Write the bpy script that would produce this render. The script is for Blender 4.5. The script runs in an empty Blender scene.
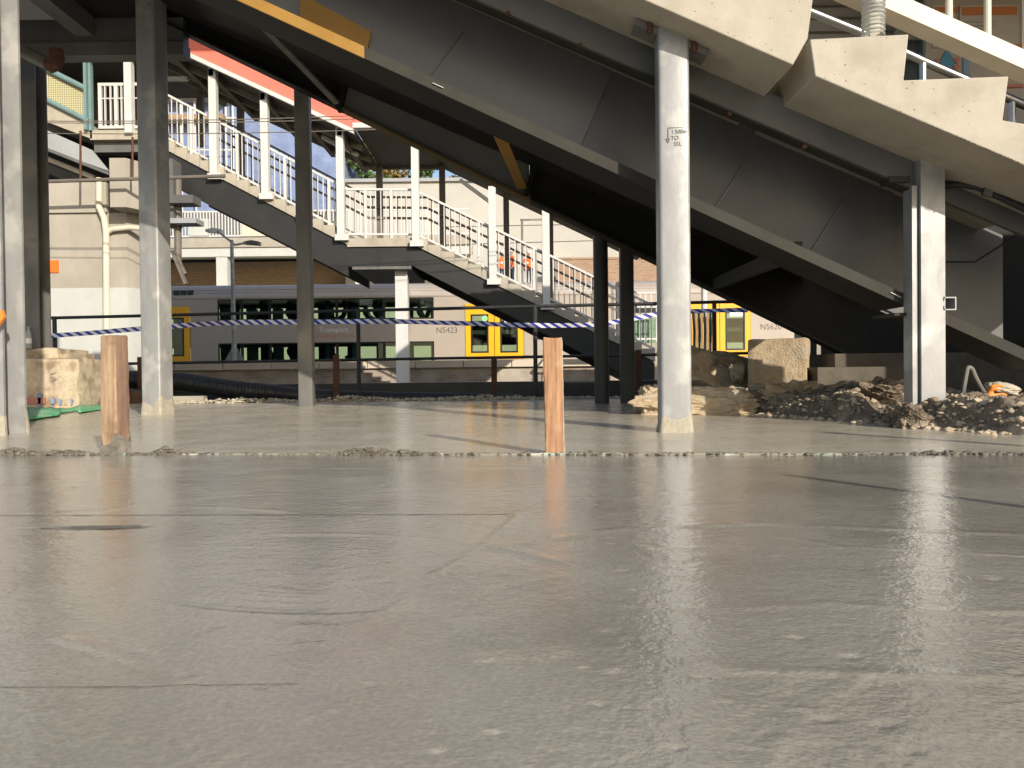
import bpy, bmesh, math, random
import numpy as np
from mathutils import Vector, Matrix
R = math.radians
random.seed(11)
scene = bpy.context.scene
C = scene.collection

# ------------------------------------------------------------------ camera
F = 770.0                      # focal length in pixels of a 1024 px wide frame
EYE = Vector((0, 0, 0.29))
CAMROT = Matrix.Rotation(R(90 - 0.744), 3, 'X') @ Matrix.Rotation(-0.011, 3, 'Z')
cd = bpy.data.cameras.new('camera'); cam = bpy.data.objects.new('camera', cd); C.objects.link(cam)
cd.sensor_width = 36; cd.lens = F / 1024 * 36; cd.clip_start = 0.02; cd.clip_end = 3000
cam.matrix_world = Matrix.Translation(EYE) @ CAMROT.to_4x4()
scene.camera = cam
# ------------------------------------------------------------------ light
SUN_EL, SUN_AZ = R(21), R(150)     # azimuth clockwise from +Y: behind the camera, to its right
w = bpy.data.worlds.new('World'); scene.world = w; w.use_nodes = True
nt = w.node_tree; nt.nodes.clear()
sky = nt.nodes.new('ShaderNodeTexSky'); sky.sky_type = 'NISHITA'; sky.sun_disc = False
sky.sun_elevation = SUN_EL; sky.sun_rotation = SUN_AZ
bg = nt.nodes.new('ShaderNodeBackground'); bg.inputs[1].default_value = 0.15
wo = nt.nodes.new('ShaderNodeOutputWorld')
nt.links.new(sky.outputs[0], bg.inputs[0]); nt.links.new(bg.outputs[0], wo.inputs[0])
ld = bpy.data.lights.new('sun', 'SUN'); ld.energy = 4.6; ld.angle = R(0.5); ld.color = (1, 0.925, 0.80)
sun = bpy.data.objects.new('sun', ld); C.objects.link(sun)
sd = Vector((math.sin(SUN_AZ) * math.cos(SUN_EL), math.cos(SUN_AZ) * math.cos(SUN_EL), math.sin(SUN_EL)))
sun.rotation_euler = sd.to_track_quat('Z', 'Y').to_euler(); sun.location = sd * 40
scene.view_settings.view_transform = 'Standard'; scene.view_settings.look = 'None'
scene.view_settings.exposure = 0.12; scene.view_settings.gamma = 1
scene.cycles.use_denoising = True
scene.cycles.max_bounces = 7; scene.cycles.transparent_max_bounces = 12

# ------------------------------------------------------------------ measuring helpers
def P(px, py, D):
    d = CAMROT @ Vector(((px - 512) / F, -(py - 384) / F, -1))
    return EYE + d * (D / d.y)
def G(px, py, z=0.0):
    d = CAMROT @ Vector(((px - 512) / F, -(py - 384) / F, -1))
    return EYE + d * ((z - EYE.z) / d.z)
def lerp(a, b, t): return a + (b - a) * t

# ------------------------------------------------------------------ mesh helpers
class MB:
    def __init__(s): s.v = []; s.f = []; s.uv = None
    def add(s, vs, fs):
        n = len(s.v); s.v += [tuple(v) for v in vs]; s.f += [tuple(i + n for i in f) for f in fs]; return s
    def box(s, x0, x1, y0, y1, z0, z1):
        vs = [(x, y, z) for z in (z0, z1) for y in (y0, y1) for x in (x0, x1)]
        return s.add(vs, [(0, 2, 3, 1), (4, 5, 7, 6), (0, 1, 5, 4), (2, 6, 7, 3), (0, 4, 6, 2), (1, 3, 7, 5)])
    def prism(s, pts, d):
        pts = [Vector(p) for p in pts]; n = len(pts); d = Vector(d)
        nn = Vector((0, 0, 0))
        for i in range(n): nn += pts[i].cross(pts[(i + 1) % n])
        if nn.dot(d) > 0: pts = pts[::-1]
        return s.add(pts + [p + d for p in pts], [tuple(range(n)), tuple(range(2 * n - 1, n - 1, -1))] +
                     [(i, i + n, (i + 1) % n + n, (i + 1) % n) for i in range(n)])
    def bar(s, p, q, w, h, up=(0, 0, 1), roll=0):
        p, q = Vector(p), Vector(q); d = (q - p).normalized()
        a = d.cross(Vector(up))
        if a.length < 1e-4: a = d.cross(Vector((1, 0, 0)))
        a.normalize(); b = a.cross(d)
        if roll: m = Matrix.Rotation(roll, 3, d); a, b = m @ a, m @ b
        o = [a * (i * w / 2) + b * (j * h / 2) for i, j in ((-1, -1), (1, -1), (1, 1), (-1, 1))]
        return s.add([p + x for x in o] + [q + x for x in o],
                     [(0, 1, 2, 3), (7, 6, 5, 4)] + [(i, i + 4, (i + 1) % 4 + 4, (i + 1) % 4) for i in range(4)])
    def tube(s, pts, r, n=8, cap=True):
        pts = [Vector(p) for p in pts]; m = len(pts); rr = r if isinstance(r, (list, tuple)) else [r] * m
        vs = []; pa = None
        for i in range(m):
            d = (pts[min(i + 1, m - 1)] - pts[max(i - 1, 0)]).normalized()
            a = d.cross(Vector((0, 0, 1))) if pa is None else pa - d * pa.dot(d)
            if a.length < 1e-3: a = d.cross(Vector((1, 0.3, 0)))
            a.normalize(); pa = a; b = d.cross(a)
            for k in range(n):
                t = 2 * math.pi * k / n; vs.append(pts[i] + (a * math.cos(t) + b * math.sin(t)) * rr[i])
        fs = [(i * n + k, i * n + (k + 1) % n, (i + 1) * n + (k + 1) % n, (i + 1) * n + k) for i in range(m - 1) for k in range(n)]
        if cap: fs += [tuple(range(n))[::-1], tuple(range((m - 1) * n, m * n))]
        return s.add(vs, fs)
    def section(s, sec, base, h, rz=0):
        c, sn = math.cos(rz), math.sin(rz); b = Vector(base)
        return s.prism([b + Vector((x * c - y * sn, x * sn + y * c, 0)) for x, y in sec], (0, 0, h))
    def mesh(s, name):
        me = bpy.data.meshes.new(name); me.from_pydata(s.v, [], s.f)
        bm = bmesh.new(); bm.from_mesh(me); bmesh.ops.recalc_face_normals(bm, faces=bm.faces); bm.to_mesh(me); bm.free()
        me.polygons.foreach_set('use_smooth', [True] * len(me.polygons)); me.set_sharp_from_angle(angle=R(35))
        return me
WM = {}
def setparent(o, p):
    o.parent = p; o.matrix_parent_inverse = Matrix.Translation(WM[p.name]).inverted()
def tag(o, label=None, cat=None, group=None, kind=None):
    if label: o['label'] = label
    if cat: o['category'] = cat
    if group: o['group'] = group
    if kind: o['kind'] = kind
    return o
def mk(name, me, m=None, parent=None, loc=(0, 0, 0)):
    if isinstance(me, MB): me = me.mesh(name)
    if m is not None and not me.materials: me.materials.append(m)
    o = bpy.data.objects.new(name, me); C.objects.link(o); o.location = loc
    WM[o.name] = Vector(loc)
    if parent: setparent(o, parent)
    return o
def thing(name, label, cat, loc=(0, 0, 0), group=None):
    o = bpy.data.objects.new(name, None); C.objects.link(o); o.location = loc; o.empty_display_size = 0.1
    WM[o.name] = Vector(loc); return tag(o, label, cat, group, 'thing')
def one(name, me, m, label, cat, group=None): return tag(mk(name, me, m), label, cat, group, 'thing')
def struct(name, me, m): return tag(mk(name, me, m), kind='structure')
def text(name, s, m, parent, loc, size, rot=(R(90), 0, 0), sx=1.0, align='LEFT'):
    cu = bpy.data.curves.new(name, 'FONT'); cu.body = s; cu.size = size; cu.extrude = 0.0008; cu.align_x = align
    cu.materials.append(m); cu.space_character = 1.0; cu.offset = -.012*size; cu.resolution_u = 3
    tmp = bpy.data.objects.new('tmp', cu); C.objects.link(tmp); dg = bpy.context.evaluated_depsgraph_get()
    me = bpy.data.meshes.new_from_object(tmp.evaluated_get(dg)); bpy.data.objects.remove(tmp)
    if not me.materials: me.materials.append(m)
    o = bpy.data.objects.new(name, me); C.objects.link(o); o.location = loc; o.rotation_euler = rot; o.scale = (sx, 1, 1)
    WM[o.name] = Vector(loc); setparent(o, parent); return o
def bevel(o, w=.006):
    b = o.modifiers.new('bevel', 'BEVEL'); b.width = w; b.segments = 2; b.limit_method = 'ANGLE'; return o
def rrect(w, d, r, n=4):
    out = []
    for cx, cy, a0 in ((w/2-r, d/2-r, 0), (-w/2+r, d/2-r, 90), (-w/2+r, -d/2+r, 180), (w/2-r, -d/2+r, 270)):
        for k in range(n + 1):
            a = R(a0 + 90 * k / n); out.append((cx + r * math.cos(a), cy + r * math.sin(a)))
    return out
def hsec(w, d, tf, tw):   # H section, flanges facing +-Y
    return [(-w/2, -d/2), (w/2, -d/2), (w/2, -d/2+tf), (tw/2, -d/2+tf), (tw/2, d/2-tf), (w/2, d/2-tf), (w/2, d/2), (-w/2, d/2), (-w/2, d/2-tf), (-tw/2, d/2-tf), (-tw/2, -d/2+tf), (-w/2, -d/2+tf)]
# lattice noise in numpy
def vnoise(x, y, seed=0):
    xi = np.floor(x).astype(np.int64); yi = np.floor(y).astype(np.int64); fx = x - xi; fy = y - yi
    fx = fx*fx*fx*(fx*(fx*6-15)+10); fy = fy*fy*fy*(fy*(fy*6-15)+10)
    def h(a, b):
        n = (a * 374761393 + b * 668265263 + seed * 974711) & 0x7fffffff
        n = ((n ^ (n >> 13)) * 1274126177) & 0x7fffffff
        return ((n ^ (n >> 16)) & 0xffff) / 32767.5 - 1
    return (h(xi, yi)*(1-fx) + h(xi+1, yi)*fx)*(1-fy) + (h(xi, yi+1)*(1-fx) + h(xi+1, yi+1)*fx)*fy
def fbm(x, y, sc, oct=4, seed=0):
    t = 0; a = 1.0
    for o in range(oct): t = t + a * vnoise(x*sc, y*sc, seed+o*17); sc *= 2.03; a *= 0.5
    return t
def gridmesh(name, X, Y, Z):
    ny, nx = X.shape
    me = bpy.data.meshes.new(name)
    i = np.arange(ny*nx).reshape(ny, nx)
    q = np.stack([i[:-1, :-1], i[:-1, 1:], i[1:, 1:], i[1:, :-1]], -1).reshape(-1, 4)
    me.from_pydata(np.stack([X, Y, Z], -1).reshape(-1, 3).tolist(), [], q.tolist())
    me.polygons.foreach_set('use_smooth', [True]*len(me.polygons)); return me
def rock_mesh(name, sx, sy, sz, seed, rough=0.25, sub=4, box=0.6):
    rnd = random.Random(seed); bm = bmesh.new(); bmesh.ops.create_icosphere(bm, subdivisions=sub, radius=1)
    off = rnd.random() * 50
    co = np.array([v.co[:] for v in bm.verts])
    pl = np.array([[rnd.gauss(0, 1), rnd.gauss(0, 1), rnd.gauss(0, 1)] for _ in range(16)]); pl /= np.linalg.norm(pl, axis=1, keepdims=True)
    of = np.array([rnd.uniform(.62, .95) for _ in range(16)]); dt = np.maximum(co @ pl.T, 1e-3); rr_ = np.minimum((of[None]/dt).min(1), 1.15)[:, None]
    m = np.max(np.abs(co), axis=1, keepdims=True); co = (co/m*box + co*(1-box))*(.35+.65*rr_)
    d = 1 + .30*rough*fbm(co[:, 0]*1.0+co[:, 2]*.8+off, co[:, 1]-co[:, 2], 9, 4, seed+3) + .55*rough*(fbm(co[:, 0]*1.0+off+co[:, 2]*.7, co[:, 1]+off*.7-co[:, 2]*.9, 1.6, 5, seed))
    co = co*d[:, None]*np.array([[sx, sy, sz]])
    for v, c in zip(bm.verts, co): v.co = c
    me = bpy.data.meshes.new(name); bm.to_mesh(me); bm.free()
    me.polygons.foreach_set('use_smooth', [True]*len(me.polygons)); me.set_sharp_from_angle(angle=R(28)); return me

# ------------------------------------------------------------------ materials
def lin(r, g, b): return tuple(((c/255)/12.92 if c/255 <= .04045 else ((c/255+.055)/1.055)**2.4) for c in (r, g, b)) + (1,)
def pm(name, c1, c2=None, sc=4, rough=0.7, bump=0.0, bsc=40, metal=0, st=(1, 1, 1), r2=None, det=6, mid=(.35, .65), spec=.5, ior=1.45, c3=None, sc3=1.2):
    m = bpy.data.materials.new(name); m.use_nodes = True; n = m.node_tree; N = n.nodes; L = n.links
    b = N['Principled BSDF']; b.inputs['Roughness'].default_value = rough; b.inputs['Metallic'].default_value = metal
    b.inputs['IOR'].default_value = ior; b.inputs['Specular IOR Level'].default_value = spec
    b.inputs['Base Color'].default_value = c1
    if c2 or bump or r2 is not None:
        tc = N.new('ShaderNodeTexCoord'); mp = N.new('ShaderNodeMapping'); mp.inputs['Scale'].default_value = st
        L.new(tc.outputs['Object'], mp.inputs[0])
    if c2 or r2 is not None:
        nz = N.new('ShaderNodeTexNoise'); nz.inputs['Scale'].default_value = sc; nz.inputs['Detail'].default_value = det
        nz.inputs['Roughness'].default_value = .65; L.new(mp.outputs[0], nz.inputs[0])
        mr = N.new('ShaderNodeMapRange'); mr.inputs[1].default_value = mid[0]; mr.inputs[2].default_value = mid[1]; L.new(nz.outputs[0], mr.inputs[0])
        if c2:
            mx = N.new('ShaderNodeMix'); mx.data_type = 'RGBA'; mx.inputs[6].default_value = c1; mx.inputs[7].default_value = c2
            L.new(mr.outputs[0], mx.inputs[0]); out = mx.outputs[2]
            if c3:
                n3 = N.new('ShaderNodeTexNoise'); n3.inputs['Scale'].default_value = sc3; n3.inputs['Detail'].default_value = 8; L.new(tc.outputs['Object'], n3.inputs[0])
                m3 = N.new('ShaderNodeMapRange'); m3.inputs[1].default_value = .52; m3.inputs[2].default_value = .66; L.new(n3.outputs[0], m3.inputs[0])
                x3 = N.new('ShaderNodeMix'); x3.data_type = 'RGBA'; L.new(m3.outputs[0], x3.inputs[0]); L.new(out, x3.inputs[6]); x3.inputs[7].default_value = c3; out = x3.outputs[2]
            L.new(out, b.inputs['Base Color'])
        if r2 is not None:
            rr = N.new('ShaderNodeMapRange'); rr.inputs[1].default_value = .35; rr.inputs[2].default_value = .65
            rr.inputs[3].default_value = rough; rr.inputs[4].default_value = r2; L.new(nz.outputs[0], rr.inputs[0]); L.new(rr.outputs[0], b.inputs['Roughness'])
    if bump:
        bz = N.new('ShaderNodeTexNoise'); bz.inputs['Scale'].default_value = bsc; bz.inputs['Detail'].default_value = 5; L.new(mp.outputs[0], bz.inputs[0])
        bp = N.new('ShaderNodeBump'); bp.inputs['Strength'].default_value = 1; bp.inputs['Distance'].default_value = bump; L.new(bz.outputs[0], bp.inputs['Height']); L.new(bp.outputs[0], b.inputs['Normal'])
    return m
def g(v, t=0.0): return (v*(1+t), v, v*(1-t*1.6), 1)
M = {}
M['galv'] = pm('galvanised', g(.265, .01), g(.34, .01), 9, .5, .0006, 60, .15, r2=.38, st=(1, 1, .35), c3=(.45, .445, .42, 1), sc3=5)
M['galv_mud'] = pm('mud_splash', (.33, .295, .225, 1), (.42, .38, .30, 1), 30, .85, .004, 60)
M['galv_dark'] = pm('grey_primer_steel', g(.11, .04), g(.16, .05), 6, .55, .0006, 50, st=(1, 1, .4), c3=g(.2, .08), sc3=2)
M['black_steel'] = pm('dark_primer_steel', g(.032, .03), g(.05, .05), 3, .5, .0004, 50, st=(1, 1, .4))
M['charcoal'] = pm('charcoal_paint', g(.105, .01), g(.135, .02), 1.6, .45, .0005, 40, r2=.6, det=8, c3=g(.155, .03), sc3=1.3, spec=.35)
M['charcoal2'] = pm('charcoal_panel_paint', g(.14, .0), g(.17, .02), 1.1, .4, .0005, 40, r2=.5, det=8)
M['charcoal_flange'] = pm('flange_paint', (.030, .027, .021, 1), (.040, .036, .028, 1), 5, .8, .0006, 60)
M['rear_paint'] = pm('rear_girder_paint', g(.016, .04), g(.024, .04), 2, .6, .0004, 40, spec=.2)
M['yellow_paint'] = pm('ochre_primer', (.27, .14, .02, 1), (.33, .18, .03, 1), 6, .55, .0005, 60)
M['conc'] = pm('precast_concrete', (.385, .345, .277, 1), (.44, .398, .325, 1), 7, .8, .0012, 90, c3=(.345, .303, .24, 1), sc3=3)
M['conc_soffit'] = M['conc']
n_ = M['conc'].node_tree; b_ = n_.nodes['Principled BSDF']; src_ = b_.inputs['Base Color'].links[0].from_socket; tc_ = n_.nodes.new('ShaderNodeTexCoord'); vo_ = n_.nodes.new('ShaderNodeTexVoronoi'); vo_.inputs['Scale'].default_value = 26; n_.links.new(tc_.outputs['Object'], vo_.inputs[0])
nn_ = n_.nodes.new('ShaderNodeTexNoise'); nn_.inputs['Scale'].default_value = 5; n_.links.new(tc_.outputs['Object'], nn_.inputs[0])
mm_ = n_.nodes.new('ShaderNodeMath'); mm_.operation = 'MULTIPLY_ADD'; mm_.inputs[1].default_value = -.22; mm_.inputs[2].default_value = .19; n_.links.new(nn_.outputs[0], mm_.inputs[0])
lt_ = n_.nodes.new('ShaderNodeMath'); lt_.operation = 'LESS_THAN'; n_.links.new(vo_.outputs['Distance'], lt_.inputs[0]); n_.links.new(mm_.outputs[0], lt_.inputs[1])
xx_ = n_.nodes.new('ShaderNodeMix'); xx_.data_type = 'RGBA'; n_.links.new(lt_.outputs[0], xx_.inputs[0]); n_.links.new(src_, xx_.inputs[6]); xx_.inputs[7].default_value = (.17, .14, .10, 1); n_.links.new(xx_.outputs[2], b_.inputs['Base Color'])
M['conc_old'] = pm('old_concrete', (.36, .325, .265, 1), (.43, .39, .325, 1), 2.2, .85, .002, 30, st=(1, 1, .5), c3=(.36, .32, .26, 1), sc3=.9)
M['conc_rough'] = pm('broken_concrete', (.40, .32, .22, 1), (.58, .47, .34, 1), 14, .9, .006, 50, c3=(.26, .19, .12, 1), sc3=6)
M['orange_conc'] = pm('sandy_rubble', (.40, .29, .18, 1), (.56, .44, .30, 1), 18, .92, .010, 60, c3=(.47, .40, .30, 1), sc3=6)
M['dirt'] = pm('dark_dirt', (.12, .092, .064, 1), (.26, .205, .148, 1), 14, .95, .012, 45, c3=(.46, .37, .27, 1), sc3=4)
M['ballast'] = pm('ballast_ground', (.05, .046, .042, 1), (.13, .12, .105, 1), 14, .95, .02, 16)
M['wood'] = pm('hardwood_stake', (.27, .135, .07, 1), (.47, .27, .15, 1), 13, .75, .0012, 60, st=(7, 7, .45), c3=(.50, .33, .20, 1), sc3=9)
M['wood_tan'] = pm('weathered_stake', (.24, .15, .088, 1), (.45, .32, .20, 1), 13, .8, .0012, 60, st=(7, 7, .45), c3=(.20, .12, .07, 1), sc3=9)
M['wood_dark'] = pm('wet_timber', (.13, .075, .048, 1), (.21, .125, .08, 1), 9, .7, .001, 60, st=(6, 6, .6))
M['retaining'] = pm('pale_retaining_wall', (.46, .48, .34, 1), (.54, .55, .42, 1), .4, .85)
M['white'] = pm('white_paint', g(.56, .02), g(.62, .02), 5, .45)
M['cream'] = pm('cream_paint', (.60, .535, .41, 1), (.66, .595, .47, 1), 6, .5, .0004, 80)
M['coral'] = pm('coral_fascia', (.70, .17, .125, 1), (.74, .19, .14, 1), 3, .5)
M['teal'] = pm('teal_paint', (.15, .24, .245, 1), (.18, .28, .285, 1), 6, .5)
M['brown_steel'] = pm('brown_grey_steel', (.14, .12, .10, 1), (.18, .155, .13, 1), 4, .6)
M['soffit'] = pm('dark_soffit', g(.07, .06), g(.09, .06), 2, .7)
M['plaster'] = pm('pale_render', (.43, .41, .37, 1), (.49, .465, .42, 1), .5, .85, .003, 10)
M['white_wall'] = pm('white_washed', (.49, .49, .46, 1), (.54, .54, .51, 1), 1.5, .7, .001, 20)
M['pipe_cream'] = pm('cream_pvc', (.66, .58, .45, 1), (.70, .63, .50, 1), 3, .5)
M['orange'] = pm('orange_sign', (.85, .18, .02, 1), None, rough=.5)
M['rubber'] = pm('black_hose', g(.018), g(.035), 8, .45, .001, 60)
M['rail_black'] = pm('black_rail', g(.022), g(.04), 8, .5)
M['rust'] = pm('rusty_peg', (.075, .034, .02, 1), (.13, .06, .035, 1), 20, .85, .001, 60)
M['train_grey'] = pm('train_silver_grey', (.345, .295, .245, 1), (.38, .325, .27, 1), .8, .45)
M['train_roof'] = pm('train_roof_grey', (.36, .315, .28, 1), (.41, .36, .32, 1), 1.0, .5)
M['train_yellow'] = pm('train_yellow', (.80, .37, .004, 1), (.82, .39, .006, 1), 1, .4)
M['black'] = pm('black_trim', g(.012), None, rough=.35)
M['interior'] = pm('train_interior', (.07, .075, .065, 1), (.09, .095, .08, 1), 2, .6)
M['seat'] = pm('seat_blue', (.05, .13, .2, 1), (.06, .17, .25, 1), 3, .8)
M['lettering_white'] = pm('white_print', g(.75), None, rough=.5)
M['lettering_orange'] = pm('orange_print', (.5, .14, .03, 1), None, rough=.5)
M['lettering_black'] = pm('black_print', g(.02), None, rough=.6)
M['marker'] = pm('grey_marker', g(.17), None, rough=.8)
M['brick'] = None
M['footing_dark'] = pm('shade_dark_footing', (.085, .072, .055, 1), (.14, .12, .092, 1), 4, .9, .004, 30)  # dark tone puts the shade on the footing into its colour
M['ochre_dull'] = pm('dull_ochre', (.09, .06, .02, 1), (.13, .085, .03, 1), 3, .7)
M['stringer'] = pm('black_stringer_paint', g(.016, .03), g(.026, .03), 1.5, .5)
M['blue_mesh'] = pm('blue_scaffold_mesh', (.16, .21, .36, 1), (.24, .30, .47, 1), .9, .85, .03, 3)
M['leaf'] = pm('leaf_green', (.035, .075, .02, 1), (.10, .15, .035, 1), 1.2, .6)
M['leaf2'] = pm('leaf_autumn', (.16, .13, .035, 1), (.26, .17, .05, 1), 1.2, .6)
M['bark'] = pm('bark', (.06, .045, .03, 1), (.1, .075, .05, 1), 5, .9)
M['steel_bright'] = pm('stainless', g(.34), g(.40), 30, .35, metal=1.0)
M['green'] = pm('green_plastic', (.06, .42, .17, 1), (.16, .55, .28, 1), 14, .55, .002, 30, c3=(.5, .48, .36, 1), sc3=9)
M['glove'] = pm('orange_rubber', (.85, .22, .03, 1), (.9, .28, .05, 1), 20, .5)
M['bag'] = pm('cement_bag_paper', (.42, .37, .29, 1), (.55, .49, .4, 1), 10, .85, .003, 30)
M['panel_grey'] = pm('sheet_grey', (.30, .31, .32, 1), (.36, .365, .37, 1), 1.4, .6)
M['board'] = pm('notice_board_paper', (.30, .27, .25, 1), (.36, .32, .29, 1), 2, .5)
M['green_panel'] = pm('green_hoarding', (.12, .21, .12, 1), (.24, .33, .22, 1), 9, .7)
M['red_spray'] = pm('red_spray_paint', (.48, .16, .13, 1), (.42, .22, .17, 1), 30, rough=.9)
M['blue_spray'] = pm('blue_spray_paint', (.16, .27, .46, 1), (.24, .32, .44, 1), 40, rough=.9)
M['skin'] = pm('skin', (.36, .2, .13, 1), None, rough=.6)
M['cloth_dark'] = pm('dark_clothes', (.02, .02, .025, 1), (.04, .04, .05, 1), 8, .9)
M['hivis'] = pm('hi_vis_orange', (.85, .16, .03, 1), None, rough=.7)
M['navy'] = pm('navy_trousers', (.02, .03, .07, 1), None, rough=.9)
M['sticker_green'] = pm('green_sticker', (.25, .62, .28, 1), None, rough=.5)
M['form_strip'] = pm('form_edge', (.30, .27, .21, 1), (.56, .52, .42, 1), 5, .8, .002, 50, mid=(.52, .58), c3=(.38, .50, .42, 1), sc3=3)
M['coping'] = pm('platform_coping', (.55, .46, .36, 1), (.66, .56, .45, 1), 1.2, .85, .004, 8)

def brick_mat(name, c1, c2, mortar, sc, dirty=None):
    m = pm(name, c1, None, rough=.9); n = m.node_tree; b = n.nodes['Principled BSDF']
    tc = n.nodes.new('ShaderNodeTexCoord'); mp = n.nodes.new('ShaderNodeMapping'); mp.inputs['Rotation'].default_value = (R(90), 0, 0)
    br = n.nodes.new('ShaderNodeTexBrick'); br.inputs['Color1'].default_value = c1; br.inputs['Color2'].default_value = c2; br.inputs['Mortar'].default_value = mortar
    br.inputs['Scale'].default_value = sc; br.inputs['Mortar Size'].default_value = .02; br.inputs['Brick Width'].default_value = .5; br.inputs['Row Height'].default_value = .17
    n.links.new(tc.outputs['Object'], mp.inputs[0]); n.links.new(mp.outputs[0], br.inputs[0])
    out = br.outputs[0]
    if dirty:
        nz = n.nodes.new('ShaderNodeTexNoise'); nz.inputs['Scale'].default_value = 1.6; nz.inputs['Detail'].default_value = 8; n.links.new(tc.outputs['Object'], nz.inputs[0])
        mr = n.nodes.new('ShaderNodeMapRange'); mr.inputs[1].default_value = .42; mr.inputs[2].default_value = .62; n.links.new(nz.outputs[0], mr.inputs[0])
        mx = n.nodes.new('ShaderNodeMix'); mx.data_type = 'RGBA'; n.links.new(mr.outputs[0], mx.inputs[0]); n.links.new(out, mx.inputs[6]); mx.inputs[7].default_value = dirty; out = mx.outputs[2]
    n.links.new(out, b.inputs['Base Color']); return m
M['brick'] = brick_mat('brown_brick', (.26, .15, .10, 1), (.34, .21, .14, 1), (.36, .3, .24, 1), 2.0)
M['brick_dirty'] = brick_mat('grimy_brick', (.26, .19, .15, 1), (.36, .29, .24, 1), (.42, .37, .31, 1), 2.2, (.46, .40, .33, 1))

def glass_mat(name, tint, trans=.75, rough=.03):
    m = bpy.data.materials.new(name); m.use_nodes = True; n = m.node_tree; n.nodes.clear()
    tr = n.nodes.new('ShaderNodeBsdfTransparent'); tr.inputs[0].default_value = tint
    gl = n.nodes.new('ShaderNodeBsdfGlossy'); gl.inputs['Roughness'].default_value = rough; gl.inputs[0].default_value = (.9, .9, .9, 1)
    fr = n.nodes.new('ShaderNodeFresnel'); fr.inputs[0].default_value = 1.45
    mx = n.nodes.new('ShaderNodeMixShader'); o = n.nodes.new('ShaderNodeOutputMaterial')
    n.links.new(fr.outputs[0], mx.inputs[0]); n.links.new(tr.outputs[0], mx.inputs[1]); n.links.new(gl.outputs[0], mx.inputs[2]); n.links.new(mx.outputs[0], o.inputs[0])
    return m
M['glass'] = glass_mat('tinted_glass', (.66, .74, .66, 1))
M['clear_plastic'] = glass_mat('clear_plastic', (.86, .86, .84, 1), rough=.12)
n_ = M['clear_plastic'].node_tree; d_ = n_.nodes.new('ShaderNodeBsdfDiffuse'); d_.inputs[0].default_value = (.6, .6, .57, 1); x_ = n_.nodes.new('ShaderNodeMixShader'); x_.inputs[0].default_value = .45
o_ = n_.nodes['Material Output']; l_ = o_.inputs[0].links[0].from_socket; n_.links.new(l_, x_.inputs[1]); n_.links.new(d_.outputs[0], x_.inputs[2]); n_.links.new(x_.outputs[0], o_.inputs[0])

def slab_mat(name, c1, c2, c3, rough, r2, bump, fine, coat=0):
    m = pm(name, c1, c2, 2.6, rough, 0, r2=r2, det=10, st=(1, 1, 1), c3=c3, sc3=1.7, mid=(.36, .64)); n = m.node_tree; b = n.nodes['Principled BSDF']
    tc = n.nodes.new('ShaderNodeTexCoord')
    bc = b.inputs['Base Color'].links[0].from_socket; zs_ = n.nodes.new('ShaderNodeTexNoise'); zs_.inputs['Scale'].default_value = 170; zs_.inputs['Detail'].default_value = 3; n.links.new(tc.outputs['Object'], zs_.inputs[0])
    ms = n.nodes.new('ShaderNodeMapRange'); ms.inputs[1].default_value = .3; ms.inputs[2].default_value = .7; ms.inputs[3].default_value = .87; ms.inputs[4].default_value = 1.10; n.links.new(zs_.outputs[0], ms.inputs[0])
    xm = n.nodes.new('ShaderNodeMix'); xm.data_type = 'RGBA'; xm.blend_type = 'MULTIPLY'; xm.inputs[0].default_value = 1; n.links.new(bc, xm.inputs[6]); n.links.new(ms.outputs[0], xm.inputs[7]); n.links.new(xm.outputs[2], b.inputs['Base Color'])
    prev = None
    b.inputs['Coat Weight'].default_value = coat; b.inputs['Coat Roughness'].default_value = .06; b.inputs['Coat IOR'].default_value = 1.4
    for sc, dist, st in ((11, bump, (1, 1.2, 1)), (42, fine*2.2, (1, 1, 1)), (150, fine, (1, 1, 1))):
        mp = n.nodes.new('ShaderNodeMapping'); mp.inputs['Scale'].default_value = st; n.links.new(tc.outputs['Object'], mp.inputs[0])
        z = n.nodes.new('ShaderNodeTexNoise'); z.inputs['Scale'].default_value = sc; z.inputs['Detail'].default_value = 4; n.links.new(mp.outputs[0], z.inputs[0])
        bp = n.nodes.new('ShaderNodeBump'); bp.inputs['Distance'].default_value = dist; n.links.new(z.outputs[0], bp.inputs['Height'])
        if prev: n.links.new(prev, bp.inputs['Normal'])
        prev = bp.outputs[0]
    n.links.new(prev, b.inputs['Normal']); n.links.new(prev, b.inputs['Coat Normal'])
    return m
M['slab_near'] = slab_mat('wet_trowelled_concrete', (.345, .312, .252, 1), (.425, .388, .318, 1), (.305, .274, .222, 1), .10, .24, .0008, .0006, .5)
M['slab_far'] = slab_mat('floated_concrete', (.52, .468, .365, 1), (.56, .505, .395, 1), (.49, .438, .34, 1), .20, .34, .0005, .0003, .2)

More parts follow.
